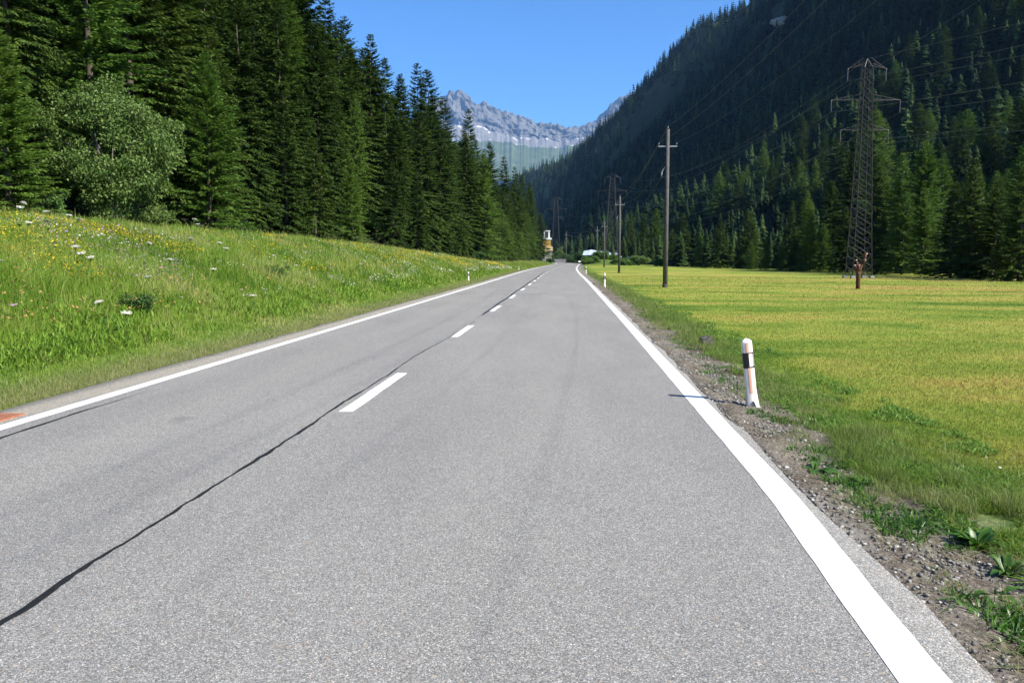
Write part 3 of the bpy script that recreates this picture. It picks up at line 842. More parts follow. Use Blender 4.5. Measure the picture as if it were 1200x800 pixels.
front('M2', 541, -11.6, 250, .8, 'tiny young spruce before the big bright larch beside the road')
front('B0', 568, -11.8, 178, .86, 'big bright green larch standing closest to the road in the left wood')
front('S0', 604, -12.6, 198, .85, 'tall dark spruce just right of the big bright roadside larch')
front('S1', 622, -11.6, 222, .8, 'dark spruce second from the right end of the left wood')
front('S2', 633, -10.6, 250, 1.25, 'last dark spruce at the right end of the left wood by the ochre tower')
broad_tree('shrub', -10.6, at(561, -10.6), 1.9, 1.1, 5, 'rounded light green bush at the foot of the big roadside larch', M['shrub'], 40, 120, .09, 'bark', .03, 'bush')

SKY = [(372, -6), (380, 4), (390, 14), (404, 34), (418, 36), (430, 50), (440, 55), (455, 80), (468, 96), (482, 104), (494, 84), (508, 92), (520, 120), (533, 150), (547, 136), (560, 168), (573, 172), (584, 196), (594, 190), (606, 208), (616, 216), (626, 236), (640, 262)]
def allowed(px):
    if px < 372: return -400
    return float(np.interp(px, [a for a, b in SKY], [b for a, b in SKY]))
placed = []
def free(x, y, d):
    for (a, b) in placed:
        if (a - x) ** 2 + (b - y) ** 2 < d * d: return False
    placed.append((x, y)); return True
# skyline spruces with explicit tops
sky_trees = [(381, -22, 2), (404, -21.5, 34), (418, -21, 32), (440, -20, 50), (456, -19, 76), (470, -19, 94), (495, -18.5, 82), (509, -17.5, 90), (522, -16.5, 118), (547, -15.5, 133), (560, -15.5, 165), (574, -15, 170), (592, -14.2, 186), (610, -13.6, 206), (619, -13.2, 215)]
sky_lab = ['tall skyline spruce left of the blue sky gap at the wood top', 'skyline spruce one step right of the tallest wood edge', 'tall pointed spruce on the skyline above the small soft larch', 'dark skyline spruce with a blunt crown above the meadow crest', 'slightly lower skyline spruce before the twin pointed spruces', 'lowest skyline spruce left of the twin pointed spruces', 'left one of the twin pointed spruces on the skyline', 'right one of the twin pointed spruces on the skyline', 'skyline spruce between the twin spruces and the lone sharp spruce', 'lone sharp dark spruce standing out against the grey mountain', 'shorter spruce right of the lone sharp skyline spruce', 'skyline spruce behind the big bright roadside larch', 'slender skyline spruce below the green mountain foot', 'skyline spruce where the left wood drops to the road', 'small skyline spruce above the right end of the left wood']
kk = ['S0', 'S1', 'S2', 'S0', 'S1', 'S3', 'S0', 'S1', 'S2', 'S0', 'S1', 'S2', 'S0', 'S1', 'S2']
for (px, X, ty_), lb, ky in zip(sky_trees, sky_lab, kk):
    Y = at(px, X); placed.append((X, Y))
    h = min(27, z_for(X, Y, ty_) - gz(X, Y))
    plant(ky, X, Y, h, .84 if h > 17 else .95, lb)
# filling of the wood, front to back
Y = at(219, -23.0); placed.append((-23.0, Y)); plant('T0', -23.0, Y, 21., 1.0, 'tall spruce with a pale bare trunk above the bushy bright larch')
n_left = 0
def edge_x(Y): return float(np.interp(Y, [0, 40, 70, 90, 120, 160, 230, 300], [-20, -20, -18.6, -15.5, -13.6, -13.2, -12.8, -13.5]))
cand = []
for i in range(6000):
    Y = 6 + 290 * random.random() ** 1.6; back = random.random() ** 1.4 * np.interp(Y, [0, 60, 110, 160, 300], [34, 34, 18, 12, 10]); X = edge_x(Y) - back
    cand.append((back, X, Y))
cand.sort(key=lambda c: c[0])
for back, X, Y in cand:
    if n_left >= 150: break
    px, py = proj(X, Y, 2)
    if px < -60: continue
    if not free(X, Y, 2.7 + .012 * Y + (.5 if back > 8 else 0)): continue
    z0 = gz(X, Y); al = allowed(px)
    h = random.uniform(15, 23) if back > 3 else random.uniform(8, 18)
    zmax = z_for(X, Y, al + 14 + random.random() * 22)
    h = min(h, zmax - z0)
    if h < 5: continue
    q = random.random()
    if h < 11: key = random.choice(['M0', 'M1', 'M2', 'M3', 'L1'])
    elif q < .12: key = random.choice(['B0', 'B1', 'B2'])
    elif q < .30 and back > 4: key = random.choice(['T0', 'T1'])
    else: key = random.choice(['S0', 'S1', 'S2', 'S3'])
    lar = key[0] in 'BL'
    if h < 11: lb, gr = ('low bright larch at the foot of the dark left wood', 'low larches in the left wood') if lar else ('lower dark spruce at the foot of the left wood', 'low spruces in the left wood')
    elif key[0] == 'T': lb, gr = 'tall spruce with a bare trunk deep in the left wood', 'bare trunked spruces in the left wood'
    elif lar: lb, gr = 'tall lighter green larch among the dark spruces of the left wood', 'tall larches in the left wood'
    else: lb, gr = 'tall dark spruce packed into the steep left wood', 'tall spruces in the left wood'
    plant(key, X, Y, h, random.uniform(.72, 1.2), lb, gr); n_left += 1
# low bushes along the wood edge
for i, (px, X, h, lb) in enumerate([(60, -17.0, 1.3, 'low bush at the wood edge below the left larch'), (185, -16.8, 1.4, 'low grey green bush at the right foot of the pale alder'), (285, -17.4, 1.2, 'low bush under the bushy bright larch')]):
    broad_tree('shrub', X, at(px, X), h, h * .8, 20 + i, lb, M['alder'] if i == 1 else M['shrub'], 26, 90, .07, 'bark', .02, 'bush')
# dark herb clumps in the meadow
def meadow_clump(px, Yd, h, w, seed, lb):
    X = math.tan(az_x(px)) * Yd
    broad_tree('shrub', X, Yd, h, w, seed, lb, M['shrub_dark'], 40, 70, .045, 'bark', .02, 'bush')
M['bright_shrub'] = foliage('bright_leaves', [(0, (.060, .130, .022)), (.5, (.100, .190, .034)), (1, (.15, .25, .05))], .2, .4)
M['shrub_dark'] = foliage('herb_leaves', [(0, (.030, .070, .016)), (.5, (.055, .115, .024)), (1, (.095, .165, .04))], .2, .25)
meadow_clump(320, 25., .55, .62, 31, 'dark green leafy clump alone in the middle of the bank meadow')
meadow_clump(158, 14.8, .60, .50, 32, 'dark leafy clump with yellow and mauve blossoms in the near bank meadow')

# right row of trees along the field and the valley floor -----------------------------------
ROW = [(1192, 36., 196, 'M2', 1.1, 'dark spruce at the right frame edge beside the mown field'),
       (1160, 36.5, 212, 'M0', 1.1, 'broad dark spruce second from the right frame edge'),
       (1135, 36., 190, 'M1', 1.0, 'tall pointed dark spruce right of the twin green trees'),
       (1112, 35.5, 214, 'M3', 1.1, 'wide dark spruce between the pointed spruce and twin green trees'),
       (1078, 35., 222, 'L1', .95, 'right one of the twin green larches beside the lattice pylon'),
       (1055, 35.5, 226, 'L2', .9, 'left one of the twin green larches beside the lattice pylon'),
       (1030, 35., 252, 'M0', 1.0, 'dark spruce directly right of the lattice pylon'),
       (985, 33.5, 243, 'M1', .9, 'dark spruce directly left of the lattice pylon'),
       (962, 33., 262, 'L0', .95, 'light green larch two trees left of the lattice pylon'),
       (948, 32.5, 246, 'L1', .85, 'slender larch with a tall tip left of the lattice pylon'),
       (930, 32., 268, 'M2', .95, 'low dark spruce left of the slender larch'),
       (914, 31., 284, 'L2', .95, 'small rounded larch sapling at the field edge'),
       (896, 31., 278, 'L0', .9, 'narrow young larch between two saplings at the field edge'),
       (880, 30., 281, 'L1', .9, 'left sapling larch next to the big dark conical spruce'),
       (862, 29., 284, 'M3', .9, 'small spruce touching the big dark conical spruce'),
       (842, 28., 258, 'M1', 1.35, 'big dark conical spruce standing forward at the field edge'),
       (820, 27., 272, 'L0', .9, 'larch just left of the big dark conical spruce'),
       (798, 25.5, 250, 'M0', 1.15, 'dark spruce just right of the nearest utility pole'),
       (786, 25.5, 268, 'M2', .9, 'narrow spruce half hidden behind the nearest utility pole'),
       (765, 22.5, 245, 'L1', .9, 'bright tall larch left of the nearest utility pole'),
       (753, 21.5, 250, 'M3', .9, 'dark spruce left of the bright tall larch'),
       (738, 19.5, 247, 'S0', .8, 'dark spruce behind the second utility pole')]
placed_r = []
for px, X, ty_, key, wd_, lb in ROW:
    Y = at(px, X); placed_r.append((X, Y)); z0 = gz(X, Y)
    plant(key, X, Y, z_for(X, Y, ty_) - z0, wd_, lb)

# hillside: the nearest trees one by one, the rest as one mass
cand = []
def hill_cand(v0, v1, a0, a1, st):
    vs = np.arange(v0, v1, st); as_ = np.arange(a0, a1, st)
    A_, V_ = np.meshgrid(as_, vs)
    A_ = A_ + (rng.random(A_.shape) - .5) * st * .95; V_ = V_ + (rng.random(A_.shape) - .5) * st * .95
    A_, V_ = A_.ravel(), V_.ravel()
    X = A_ * -.165 + V_ * .986; Y = A_ * .986 + V_ * .165
    d = Y * math.cos(YAW) - X * math.sin(YAW); l = X * math.cos(YAW) + Y * math.sin(YAW)
    px = 600 + FPX * l / d
    k = (d > 30) & (px > 585) & (px < 1270)
    return X[k], Y[k], V_[k], d[k], px[k]
segs = [hill_cand(45, 120, 40, 420, 5.6), hill_cand(52, 500, 420, 900, 9.0), hill_cand(120, 500, 40, 420, 8.0), hill_cand(40, 505, 900, 1700, 11.5), hill_cand(20, 505, 1700, 3300, 15.), hill_cand(-420, 40, 900, 1700, 13.), hill_cand(-420, 20, 1700, 2900, 15.)]
X, Y, Vv, D, PX = [np.concatenate([s[i] for s in segs]) for i in range(5)]
Z = ground_z(X, Y)
edgeX = np.interp(Y, [0, 66, 98, 139, 208, 260, 330, 430, 470], [37, 38.5, 36.5, 31, 20, 16, 10, 0, -900])
k = (X > edgeX) & ((Y > 470) | (X > 9))
k &= (X > xc(np.minimum(Y, 429)) + 8) | (Y > 470)
pyg = HY - FPX * (Z - CAMZ) / D
# rocky clearings on the upper slope
k &= ~((np.hypot(PX - 903, (pyg - 44) * 1.2) < 9)) & ~((np.hypot(PX - 1194, (pyg - 200) * 1.3) < 11))
cl = fbm(X / 60., Y / 60., 201, 3)
k &= (cl > .30)
k &= ~((Y < 470) & (X < xc(np.minimum(Y, 429)) + 9))
X, Y, Vv, D, PX, Z = X[k], Y[k], Vv[k], D[k], PX[k], Z[k]
n = len(X)
gro = fbm(X / 35., Y / 35., 203, 3)
Hh = np.where(Vv < 112, (8 + 7 * rng.random(n)) * (.7 + .5 * gro), (12.5 + 12 * rng.random(n)) * (.60 + .80 * gro) * np.where(rng.random(n) < .12, 1.25, 1))
Hh = np.where(D > 1500, Hh * 1.15, Hh)
Hh = np.where((Y > 140) & (Y < 340) & (X < 48), np.minimum(Hh, 6 + 4 * rng.random(n)), Hh)
lar = (rng.random(n) < .22) | ((Vv < 100) & (rng.random(n) < .3))
sizepx = Hh / D
order = np.argsort(-sizepx)
# keep a screen of the nearest trees as things (front ones hide those behind, so take them by lanes of direction)
lane = (PX // 7).astype(int); taken = {}
ind = []
for i in order:
    c = taken.get(lane[i], 0)
    lim = 2 if D[i] < 330 else 4
    if c < lim and len(ind) < 118 and PX[i] < 1230 and PX[i] > 640:
        taken[lane[i]] = c + 1; ind.append(i)
ind_set = set(ind)
for i in ind:
    h = float(Hh[i]); near = Vv[i] < 125
    if lar[i]: key = random.choice(['L0', 'L1', 'L2']) if h < 11 else random.choice(['B0', 'B1', 'B2'])
    else: key = random.choice(['M0', 'M1', 'M2', 'M3']) if h < 12 else random.choice(['S0', 'S1', 'S2', 'S3'])
    if near: lb, gr = ('light green larch in the belt of trees behind the mown field', 'larches behind the field') if lar[i] else ('dark spruce in the belt of trees behind the mown field', 'spruces behind the field')
    else: lb, gr = ('pale green larch on the shaded slope right of the valley', 'larches on the right slope') if lar[i] else ('dark spruce on the shaded slope right of the valley', 'spruces on the right slope')
    plant(key, float(X[i]), float(Y[i]), h, random.uniform(.9, 1.15), lb, gr, z=float(Z[i]))
rest = np.array([i for i in range(n) if i not in ind_set])

def lod_tree(seed, tiers, per, Rm):
    """unit height tree of drooping jagged branch blades"""
    r = np.random.default_rng(seed); V = []; F = []
    for i in range(tiers):
        t = .04 + .90 * i / tiers; rad = Rm * (1 - t) ** .8 * (.8 + .4 * r.random())
        for j in range(per):
            a = (j + r.random()) / per * 6.28; L = rad * (.65 + .6 * r.random()); w = L * .42
            z0 = t + .06 + r.normal(0, .012); z1 = t - .045 * (1 - t) + r.normal(0, .015)
            o = np.array([math.cos(a), math.sin(a)]); q = np.array([-o[1], o[0]])
            b = len(V)
            pm = o * L * .6
            V += [(o[0] * L * .05, o[1] * L * .05, z0), (pm[0] - q[0] * w, pm[1] - q[1] * w, (z0 * .5 + z1 * .5) - .01), (o[0] * L, o[1] * L, z1), (pm[0] + q[0] * w, pm[1] + q[1] * w, (z0 * .5 + z1 * .5) - .01)]
            F += [(b, b + 1, b + 2, b + 3)]
    b = len(V); V += [(.012, 0, .90), (-.01, .01, .90), (0, 0, 1.0), (0, -.012, .9)]; F += [(b, b + 1, b + 2, b + 3)]
    return np.array(V), np.array(F)
def mass(name, idx, protos, mat, label):
    VV = []; FF = []; TT = []; off = 0
    pick = rng.integers(0, len(protos), len(idx))
    for p, (pv, pf) in enumerate(protos):
        ii = idx[pick == p]; m = len(ii)
        if m == 0: continue
        a = rng.random(m) * 6.28; ca, sa = np.cos(a)[:, None], np.sin(a)[:, None]
        hs = Hh[ii][:, None]; ws = hs * (.85 + .4 * rng.random((m, 1)))
        Q = np.stack([(pv[None, :, 0] * ca - pv[None, :, 1] * sa) * ws + X[ii][:, None], (pv[None, :, 0] * sa + pv[None, :, 1] * ca) * ws + Y[ii][:, None], pv[None, :, 2] * hs + Z[ii][:, None] - .4], -1)
        VV.append(Q.reshape(-1, 3)); FF.append((pf[None] + (np.arange(m) * len(pv))[:, None, None]).reshape(-1, 4) + off); off += m * len(pv)
        tn = (.5 + .5 * lar[ii] * .9 + rng.normal(0, .22, m))[:, None] + rng.normal(0, .12, (m, len(pv)))
        TT.append(np.clip(tn, 0, 1).ravel())
    o = obj(name, raw_mesh(name, np.concatenate(VV), np.concatenate(FF), mat, tint=np.concatenate(TT)))
    tag(o, label, 'forest', kind='stuff')
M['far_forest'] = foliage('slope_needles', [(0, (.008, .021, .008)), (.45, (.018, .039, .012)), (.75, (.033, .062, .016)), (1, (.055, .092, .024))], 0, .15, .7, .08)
dr_ = D[rest]
PA = [lod_tree(300 + i, 30, 12, .17 + .035 * (i % 3)) for i in range(6)]
PB = [lod_tree(320 + i, 16, 9, .18 + .03 * (i % 3)) for i in range(6)]
PC = [lod_tree(340 + i, 9, 7, .20) for i in range(4)]
print('hill trees', n, 'near', int((dr_ < 520).sum()), 'mid', int(((dr_ >= 520) & (dr_ < 1100)).sum()), 'far', int((dr_ >= 1100).sum()))
# one mass: merge the three levels of detail
def mass_all():
    global lar
    parts = []
    for sel, pr in ((dr_ < 520, PA), ((dr_ >= 520) & (dr_ < 1100), PB), (dr_ >= 1100, PC)):
        parts.append((rest[sel], pr))
    VV = []; FF = []; TT = []; off = 0
    for idx, protos in parts:
        pick = rng.integers(0, len(protos), len(idx))
        for p, (pv, pf) in enumerate(protos):
            ii = idx[pick == p]; m = len(ii)
            if m == 0: continue
            a = rng.random(m) * 6.28; ca, sa = np.cos(a)[:, None], np.sin(a)[:, None]
            hs = Hh[ii][:, None]; ws = hs * (.85 + .4 * rng.random((m, 1)))
            Q = np.stack([(pv[None, :, 0] * ca - pv[None, :, 1] * sa) * ws + X[ii][:, None], (pv[None, :, 0] * sa + pv[None, :, 1] * ca) * ws + Y[ii][:, None], pv[None, :, 2] * hs + Z[ii][:, None] - .4], -1)
            VV.append(Q.reshape(-1, 3)); FF.append((pf[None] + (np.arange(m) * len(pv))[:, None, None]).reshape(-1, 4) + off); off += m * len(pv)
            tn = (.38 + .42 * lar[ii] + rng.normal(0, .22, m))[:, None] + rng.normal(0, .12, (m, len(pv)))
            TT.append(np.clip(tn, 0, 1).ravel())
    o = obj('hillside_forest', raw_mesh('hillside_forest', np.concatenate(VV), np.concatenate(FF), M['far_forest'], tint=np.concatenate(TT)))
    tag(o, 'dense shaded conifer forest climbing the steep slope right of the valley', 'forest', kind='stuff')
mass_all()

# ------------------------------------------------------------------ far mountain
PRX = [430, 480, 505, 518, 525, 530, 537, 545, 552, 557, 561, 568, 575, 582, 589, 594, 600, 610, 619, 626, 636, 644, 654, 663, 674, 687, 696, 702, 707, 718, 740, 790]
PRY = [205, 150, 128, 117.4, 115.6, 111, 112.5, 113.8, 120, 127.5, 127.5, 124.2, 128.4, 132.6, 134.5, 133.4, 137.6, 139.4, 143, 148, 149.9, 148.6, 151, 153, 151.3, 148.6, 143, 137.5, 132, 123, 114, 100]
def mountain():
    px = np.linspace(435, 785, 620)
    yr = np.interp(px, PRX, PRY); yr = yr + (fbm(px / 2.6, px * 0, 401, 4) - .5) * 5 + (np.abs(vnoise(px / 5., 2, 403) - .5)) * 3 - 1
    yc = np.interp(px, [430, 520, 560, 590, 620, 660, 700, 790], [170, 152, 152, 162, 166, 167, 166, 150]) + (fbm(px / 8., 5, 405, 3) - .5) * 9
    ys = np.interp(px, [430, 540, 575, 600, 620, 640, 690, 790], [200, 168, 169, 172, 174.5, 176, 172, 170]) + (fbm(px / 6., 9, 407, 3) - .5) * 7
    D0, D1, D2, D3 = 9500., 9230., 8660., 7000.
    rows = []; kind = []
    def addrow(t, ya, yb, Da, Db, k, amp):
        D = Da + (Db - Da) * t; yy = ya + (yb - ya) * t
        rows.append((D, yy, amp)); kind.append(k)
    for i in range(34): addrow(i / 34, yr, yc, D0, D1, 0, 1)
    for i in range(28): addrow(i / 28, yc, ys, D1, D2, 1, .35)
    for i in range(26): addrow(i / 25, ys, np.full_like(px, 214), D2, D3, 2, .3)
    Vs = []; K = []; SN = []
    for r_, ((D, yy, amp), k) in enumerate(zip(rows, kind)):
        s = px * 10.                        # metres along the ridge
        rib = np.abs(fbm(s / 105. + r_ * .035, r_ / 8. + s / 900., 411, 5) - .5) * 2
        rib2 = fbm(s / 250., r_ / 18. + np.zeros_like(s), 413, 3)
        disp = (rib * 110 + (rib2 - .5) * 330) * amp * (.9, .4, .05)[k]
        Dd = D + disp
        zz = CAMZ + (HY - yy) / FPX * D + (fbm(s / 40., r_ / 3. + np.zeros_like(s), 415, 3) - .5) * 22 * amp
        az = np.arctan((px - 600) / FPX) - YAW
        l = (px - 600) / FPX
        X_ = Dd * (l * math.cos(YAW) - math.sin(YAW)); Y_ = Dd * (math.cos(YAW) + l * math.sin(YAW))
        Vs.append(np.stack([X_, Y_, zz], 1)); 
        K.append(np.full_like(px, k) + (0 if k != 2 else np.zeros_like(px)))
        sn = (fbm(px / 5., np.full_like(px, r_ / 3.), 421, 3) > .73) & ((k == 1) & ((r_ - 34 < 7) | (r_ - 34 > 20)))
        SN.append(sn.astype(float))
    # back side
    Vs.append(Vs[0] + np.array([0, 1300, -1300.])); K.append(K[0]); SN.append(SN[0] * 0)
    order = [len(Vs) - 1] + list(range(len(Vs) - 1))
    Vs = [Vs[i] for i in order]; K = [K[i] for i in order]; SN = [SN[i] for i in order]
    t = NT('mountain_rock'); co = t.obco()
    n = t.noise(t.map(co, (1, 1, .35)), .011, 7, .65); nf = t.noise(co, .006, 6, .6)
    rock = t.ramp(n, [(.3, (.085, .084, .084)), (.55, (.135, .134, .132)), (.75, (.19, .188, .184))])
    scree = t.ramp(n, [(.3, (.145, .142, .138)), (.7, (.20, .196, .19))])
    green = t.ramp(nf, [(.35, (.060, .088, .042)), (.55, (.085, .112, .052)), (.75, (.15, .15, .11))])
    k = t.math('ADD', t.attr('band'), t.rng(t.noise(co, .005, 5, .6), .3, .7, -.35, .35))
    c = t.mix(t.rng(k, .45, .65), rock, scree); c = t.mix(t.rng(k, 1.45, 1.65), c, green)
    c = t.mix(t.attr('snow'), c, (.82, .83, .85))
    mt = t.surf(c, .95, .1, normal=t.bump(n, .6, 14))
    V = np.concatenate(Vs)
    o = obj('mountain', raw_mesh('mountain', V, grid_faces(len(Vs), len(px)), mt, smooth=True, attrs=dict(band=np.concatenate(K), snow=np.concatenate(SN))))
    tag(o, kind='structure')
mountain()

# ------------------------------------------------------------------ delineator posts
def post_section(t, off=0.0, n=36):
    """rounded triangle with one ridge towards the road user; t = 0 bottom .. 1 top; returns list of (x,y,ang)"""
    w = .062 + .018 * max(0, (.30 - t) / .30) ** 1.3
    out = []
    for k in range(n):
        a = -math.pi / 2 + 2 * math.pi * k / n
        tri = 1 / max(math.cos(((a + math.pi / 2 + math.pi) % (2 * math.pi / 3)) - math.pi / 3), .5)
        rr = w * (.60 + .40 * (.60 * tri)) + off
        # ridge towards -Y
        out.append((rr * math.cos(a), rr * math.sin(a)))
    return out
def make_post(loc, H, label, lean=(0, 0), rz=0.0, orange=False, group=None):
    e = empty('delineator_post', loc, rz, label, 'roadside post', group)
    e.rotation_euler = (lean[0], lean[1], rz)
    n = 36
    def shell(name, t0, t1, mat, off, k0=0, k1=36, steps=14, cap=False, arch=False):
        V = []; F = []
        ks = list(range(k0, k1 + 1)) if k1 - k0 < n else list(range(n))
        closed = k1 - k0 >= n
        for i in range(steps + 1):
            t = t0 + (t1 - t0) * i / steps
            tt = t
            sec = post_section(tt, off)
            sc = 1.0
            if t > .94: sc = max(.05, math.sqrt(max(0, 1 - ((t - .94) / .06) ** 2)))
            for k in ks:
                x, y = sec[k % n]
                z = t * H
                if arch:  # notch between two feet at the ridge
                    dk = min(k % n, n - k % n)
                    z = max(z, H * .115 * max(0, 1 - (dk / 2.6) ** 2)) 
                V.append((x * sc, y * sc, z))
        m = len(ks)
        for i in range(steps):
            for k in range(m if closed else m - 1):
                a = i * m + k; b = i * m + (k + 1) % m
                F.append((a, b, b + m, a + m))
        if cap: F.append(tuple(range(steps * m, steps * m + m)))
        mb = MB(); mb.add(V, F)
        return mb.build(name, mat, e, True)
    shell('body', -.04, 1.0, M['post_white'], 0, steps=44, cap=True, arch=True)
    shell('core', -.03, .3, M['post_core'], -.016, steps=6, cap=True)
    shell('black_band', .58, .80, M['post_black'], .0022)
    # reflector plate on the face right of the ridge
    b = shell('reflector', .60, .785, M['reflector'], .0045, 0, 4, 8) if orange else shell('reflector', .62, .77, M['reflector'], .0045, -1, 1, 8)
    if orange:
        b['label'] = 'pale rectangular reflector on the black band'
        shell('reflector_rim', .605, .78, M['reflector_edge'], .0036, 4, 6, 8)
        shell('orange_stripe', .22, .585, M['post_orange'], .0024, -2, 1, 10)
        shell('orange_stripe', .80, .945, M['post_orange'], .0024, -2, 1, 8)
        # stencilled figures beside the stripe
        f = MB()
        def stroke(pts):
            for (a, b_) in zip(pts[:-1], pts[1:]):
                f.beam(a, b_, .0016)
        def P(u, v):
            ang = -math.pi / 2 + u; w = .0665
            return (w * math.cos(ang) * 1.02, w * math.sin(ang) * .86, v * H)
        stroke([P(.38, .275), P(.60, .275), P(.62, .262), P(.55, .25), P(.62, .236), P(.58, .222), P(.40, .222)])
        f.build('stencilled_figure', M['post_orange'], e)
    return e
def post_at(px, y_base, h, X=None):
    dy = y_base - HY
    d = (CAMZ + .08) * FPX / dy
    l = (px - 600) / FPX * d
    X = l * math.cos(YAW) - d * math.sin(YAW); Y = d * math.cos(YAW) + l * math.sin(YAW)
    return X, Y
X_, Y_ = post_at(885, 479, 1)
make_post((X_, Y_, gz(X_, Y_) - .01), .80, 'leaning white delineator post with faded orange stripe on the gravel verge', (R(1), R(-7.5), 0), R(8), True)
for (px, X, ylo, yhi, lb) in [(696, None, 328, 313, 'white and black delineator post right of the road, before the second pole'),
                              (682, None, 315, 307, 'far delineator post right of the road near the bend'),
                              (549, None, 332, 318, 'white and black delineator post at the foot of the flower bank'),
                              (608, None, 318.5, 311.5, 'small delineator post left of the road before the big larch'),
                              (629, None, 313.6, 309.6, 'farthest delineator post left of the road under dark spruces')]:
    side = 1 if px > 650 else -1
    d = (.80 if side > 0 else .85) * FPX / (ylo - yhi) * .95
    l = (px - 600) / FPX * d
    X = l * math.cos(YAW) - d * math.sin(YAW); Y = d * math.cos(YAW) + l * math.sin(YAW)
    lim = float(xc(Y)) + (RE + .55 if side > 0 else -LE - .35)
    X = max(X, lim) if side > 0 else min(X, lim)
    make_post((X, Y, gz(X, Y) - .02), z_for(X, Y, yhi) - gz(X, Y) if side < 0 else .86, lb, (0, 0), 0, False)

# boundary stone in the field edge
def stone():
    X, Y = post_at(829, 405, 1)
    e = empty('boundary_stone', (X, Y, gz(X, Y) - .05), R(18), None, None)
    r = np.random.default_rng(5)
    V = [(-.11, -.08, 0), (.11, -.09, 0), (.12, .09, 0), (-.10, .09, 0), (-.125, -.085, .20), (.0, -.10, .245), (.115, -.07, .215), (.10, .08, .23), (-.11, .08, .225), (0, 0, .27)]
    F = [(0, 1, 6, 5, 4), (1, 2, 7, 6), (2, 3, 8, 7), (3, 0, 4, 8), (4, 5, 9), (5, 6, 9), (6, 7, 9), (7, 8, 9), (8, 4, 9)]
    mb = MB(); mb.add(V, F)
    me = mb.mesh('boundary_stone', M['boundary'])
    import bmesh
    bm = bmesh.new(); bm.from_mesh(me); bmesh.ops.bevel(bm, geom=bm.edges[:], offset=.012, segments=2, affect='EDGES', profile=.5)
    bmesh.ops.triangulate(bm, faces=bm.faces[:]); bmesh.ops.subdivide_edges(bm, edges=bm.edges[:], cuts=2)
    for v in bm.verts: v.co += v.normal * random.gauss(0, .004)
    bm.to_mesh(me); bm.free()
    bpy.data.objects.remove(e)
    o = obj('boundary_stone', me); o.location = (X, Y, gz(X, Y) - .05); o.rotation_euler = (0, 0, R(18))
    tag(o, 'small chipped grey boundary stone in the field edge grass', 'stone')
stone()

# drain grate at the left edge
def grate():
    d = (CAMZ) * FPX / (492 - HY); l = (2 - 600) / FPX * d
    X = l * math.cos(YAW) - d * math.sin(YAW); Y = d * math.cos(YAW) + l * math.sin(YAW)
    e = empty('drain_grate', (X - .15, Y - .05, .004), R(0), 'rusty iron drain grate set in the left road edge', 'drain')
    f = MB(); W, L = .36, .50
    for sx in (-1, 1): f.box((sx * (W / 2 - .02), 0, .004), (.04, L, .014))
    for sy in (-1, 1): f.box((0, sy * (L / 2 - .02), .004), (W - .08, .04, .014))
    f.build('frame', M['rust_iron'], e)
    for i in range(9):
        b = MB(); b.box((0, -L / 2 + .06 + i * .0475, .003), (W - .08, .028, .011)); b.build('bar', M['rust_iron'], e)
    p = MB(); p.box((0, 0, -.002), (W - .02, L - .02, .004)); p.build('pit_shade', M['tar'], e)  # thin dark slab, its colour stands in for shade below the bars
grate()

# ------------------------------------------------------------------ utility poles and wires
poles = [(51, 779, 155), (101, 725, 231), (168, 707.5, 260), (225, 699, 266), (290, 663, 272)]
pl = ['nearest and tallest utility pole standing in the mown field', 'second utility pole along the road, before the white roofed shelter', 'third utility pole, left of the second along the road', 'fourth utility pole behind the grassy mound', 'farthest utility pole beyond the end of the road']
tops = []
for (Yd, px, ty_), lb in zip(poles, pl):
    l = (px - 600) / FPX * Yd; X = l * math.cos(YAW) - Yd * math.sin(YAW); Y = Yd * math.cos(YAW) + l * math.sin(YAW)
    g = gz(X, Y); H = z_for(X, Y, ty_) - g
    e = empty('utility_pole', (X, Y, g), 0, lb, 'pole', 'utility poles along the road')
    m = MB(); m.tube([(0, 0, -.4), (0, 0, H * .5), (0, 0, H - .02)], [.155, .135, .105], 14); m.build('shaft', M['pole_wood'], e, True)
    m = MB(); m.tube([(0, 0, -.2), (0, 0, .22)], [.175, .165], 12); m.build('footing', M['timber'], e, True)
    for sgn in (-1, 1):
        m = MB(); m.box((sgn * .33, 0, H - 1.06), (.50, .07, .075)); m.build('crossarm', M['steel'], e)
    m = MB(); m.tube([(-.1, 0, H - 2.28), (-.24, 0, H - 2.45), (-.33, 0, H - 2.62), (-.34, 0, H - 2.78)], [.03, .035, .045, .05], 8); m.build('bracket', M['steel'], e)
    ins = [(0, 0, H + .02), (-.55, 0, H - .98), (.55, 0, H - .98), (-.34, 0, H - 2.80)]
    for i, (ix, iy, iz) in enumerate(ins):
        m = MB(); hz = .06 if i < 3 else -.06
        m.tube([(ix, iy, iz), (ix, iy, iz + hz), (ix, iy, iz + hz * 1.3), (ix, iy, iz + hz * 2.3)], [.02, .045, .03, .04], 8); m.build('insulator', M['insul'], e, True)
    tops.append([(X + a, Y + b, g + c + (.12 if i < 3 else -.12)) for i, (a, b, c) in enumerate(ins)])
prev = [(a + 1.30, -4., c + .15) for (a, b, c) in tops[0]]
seq = [[(p[0] + 1.0, -58., p[2]) for p in prev], prev] + tops
names = ['topmost wire of the roadside poles', 'wire on the left crossarm ends of the roadside poles', 'wire on the right crossarm ends of the roadside poles', 'lowest wire hung from the brackets of the roadside poles']
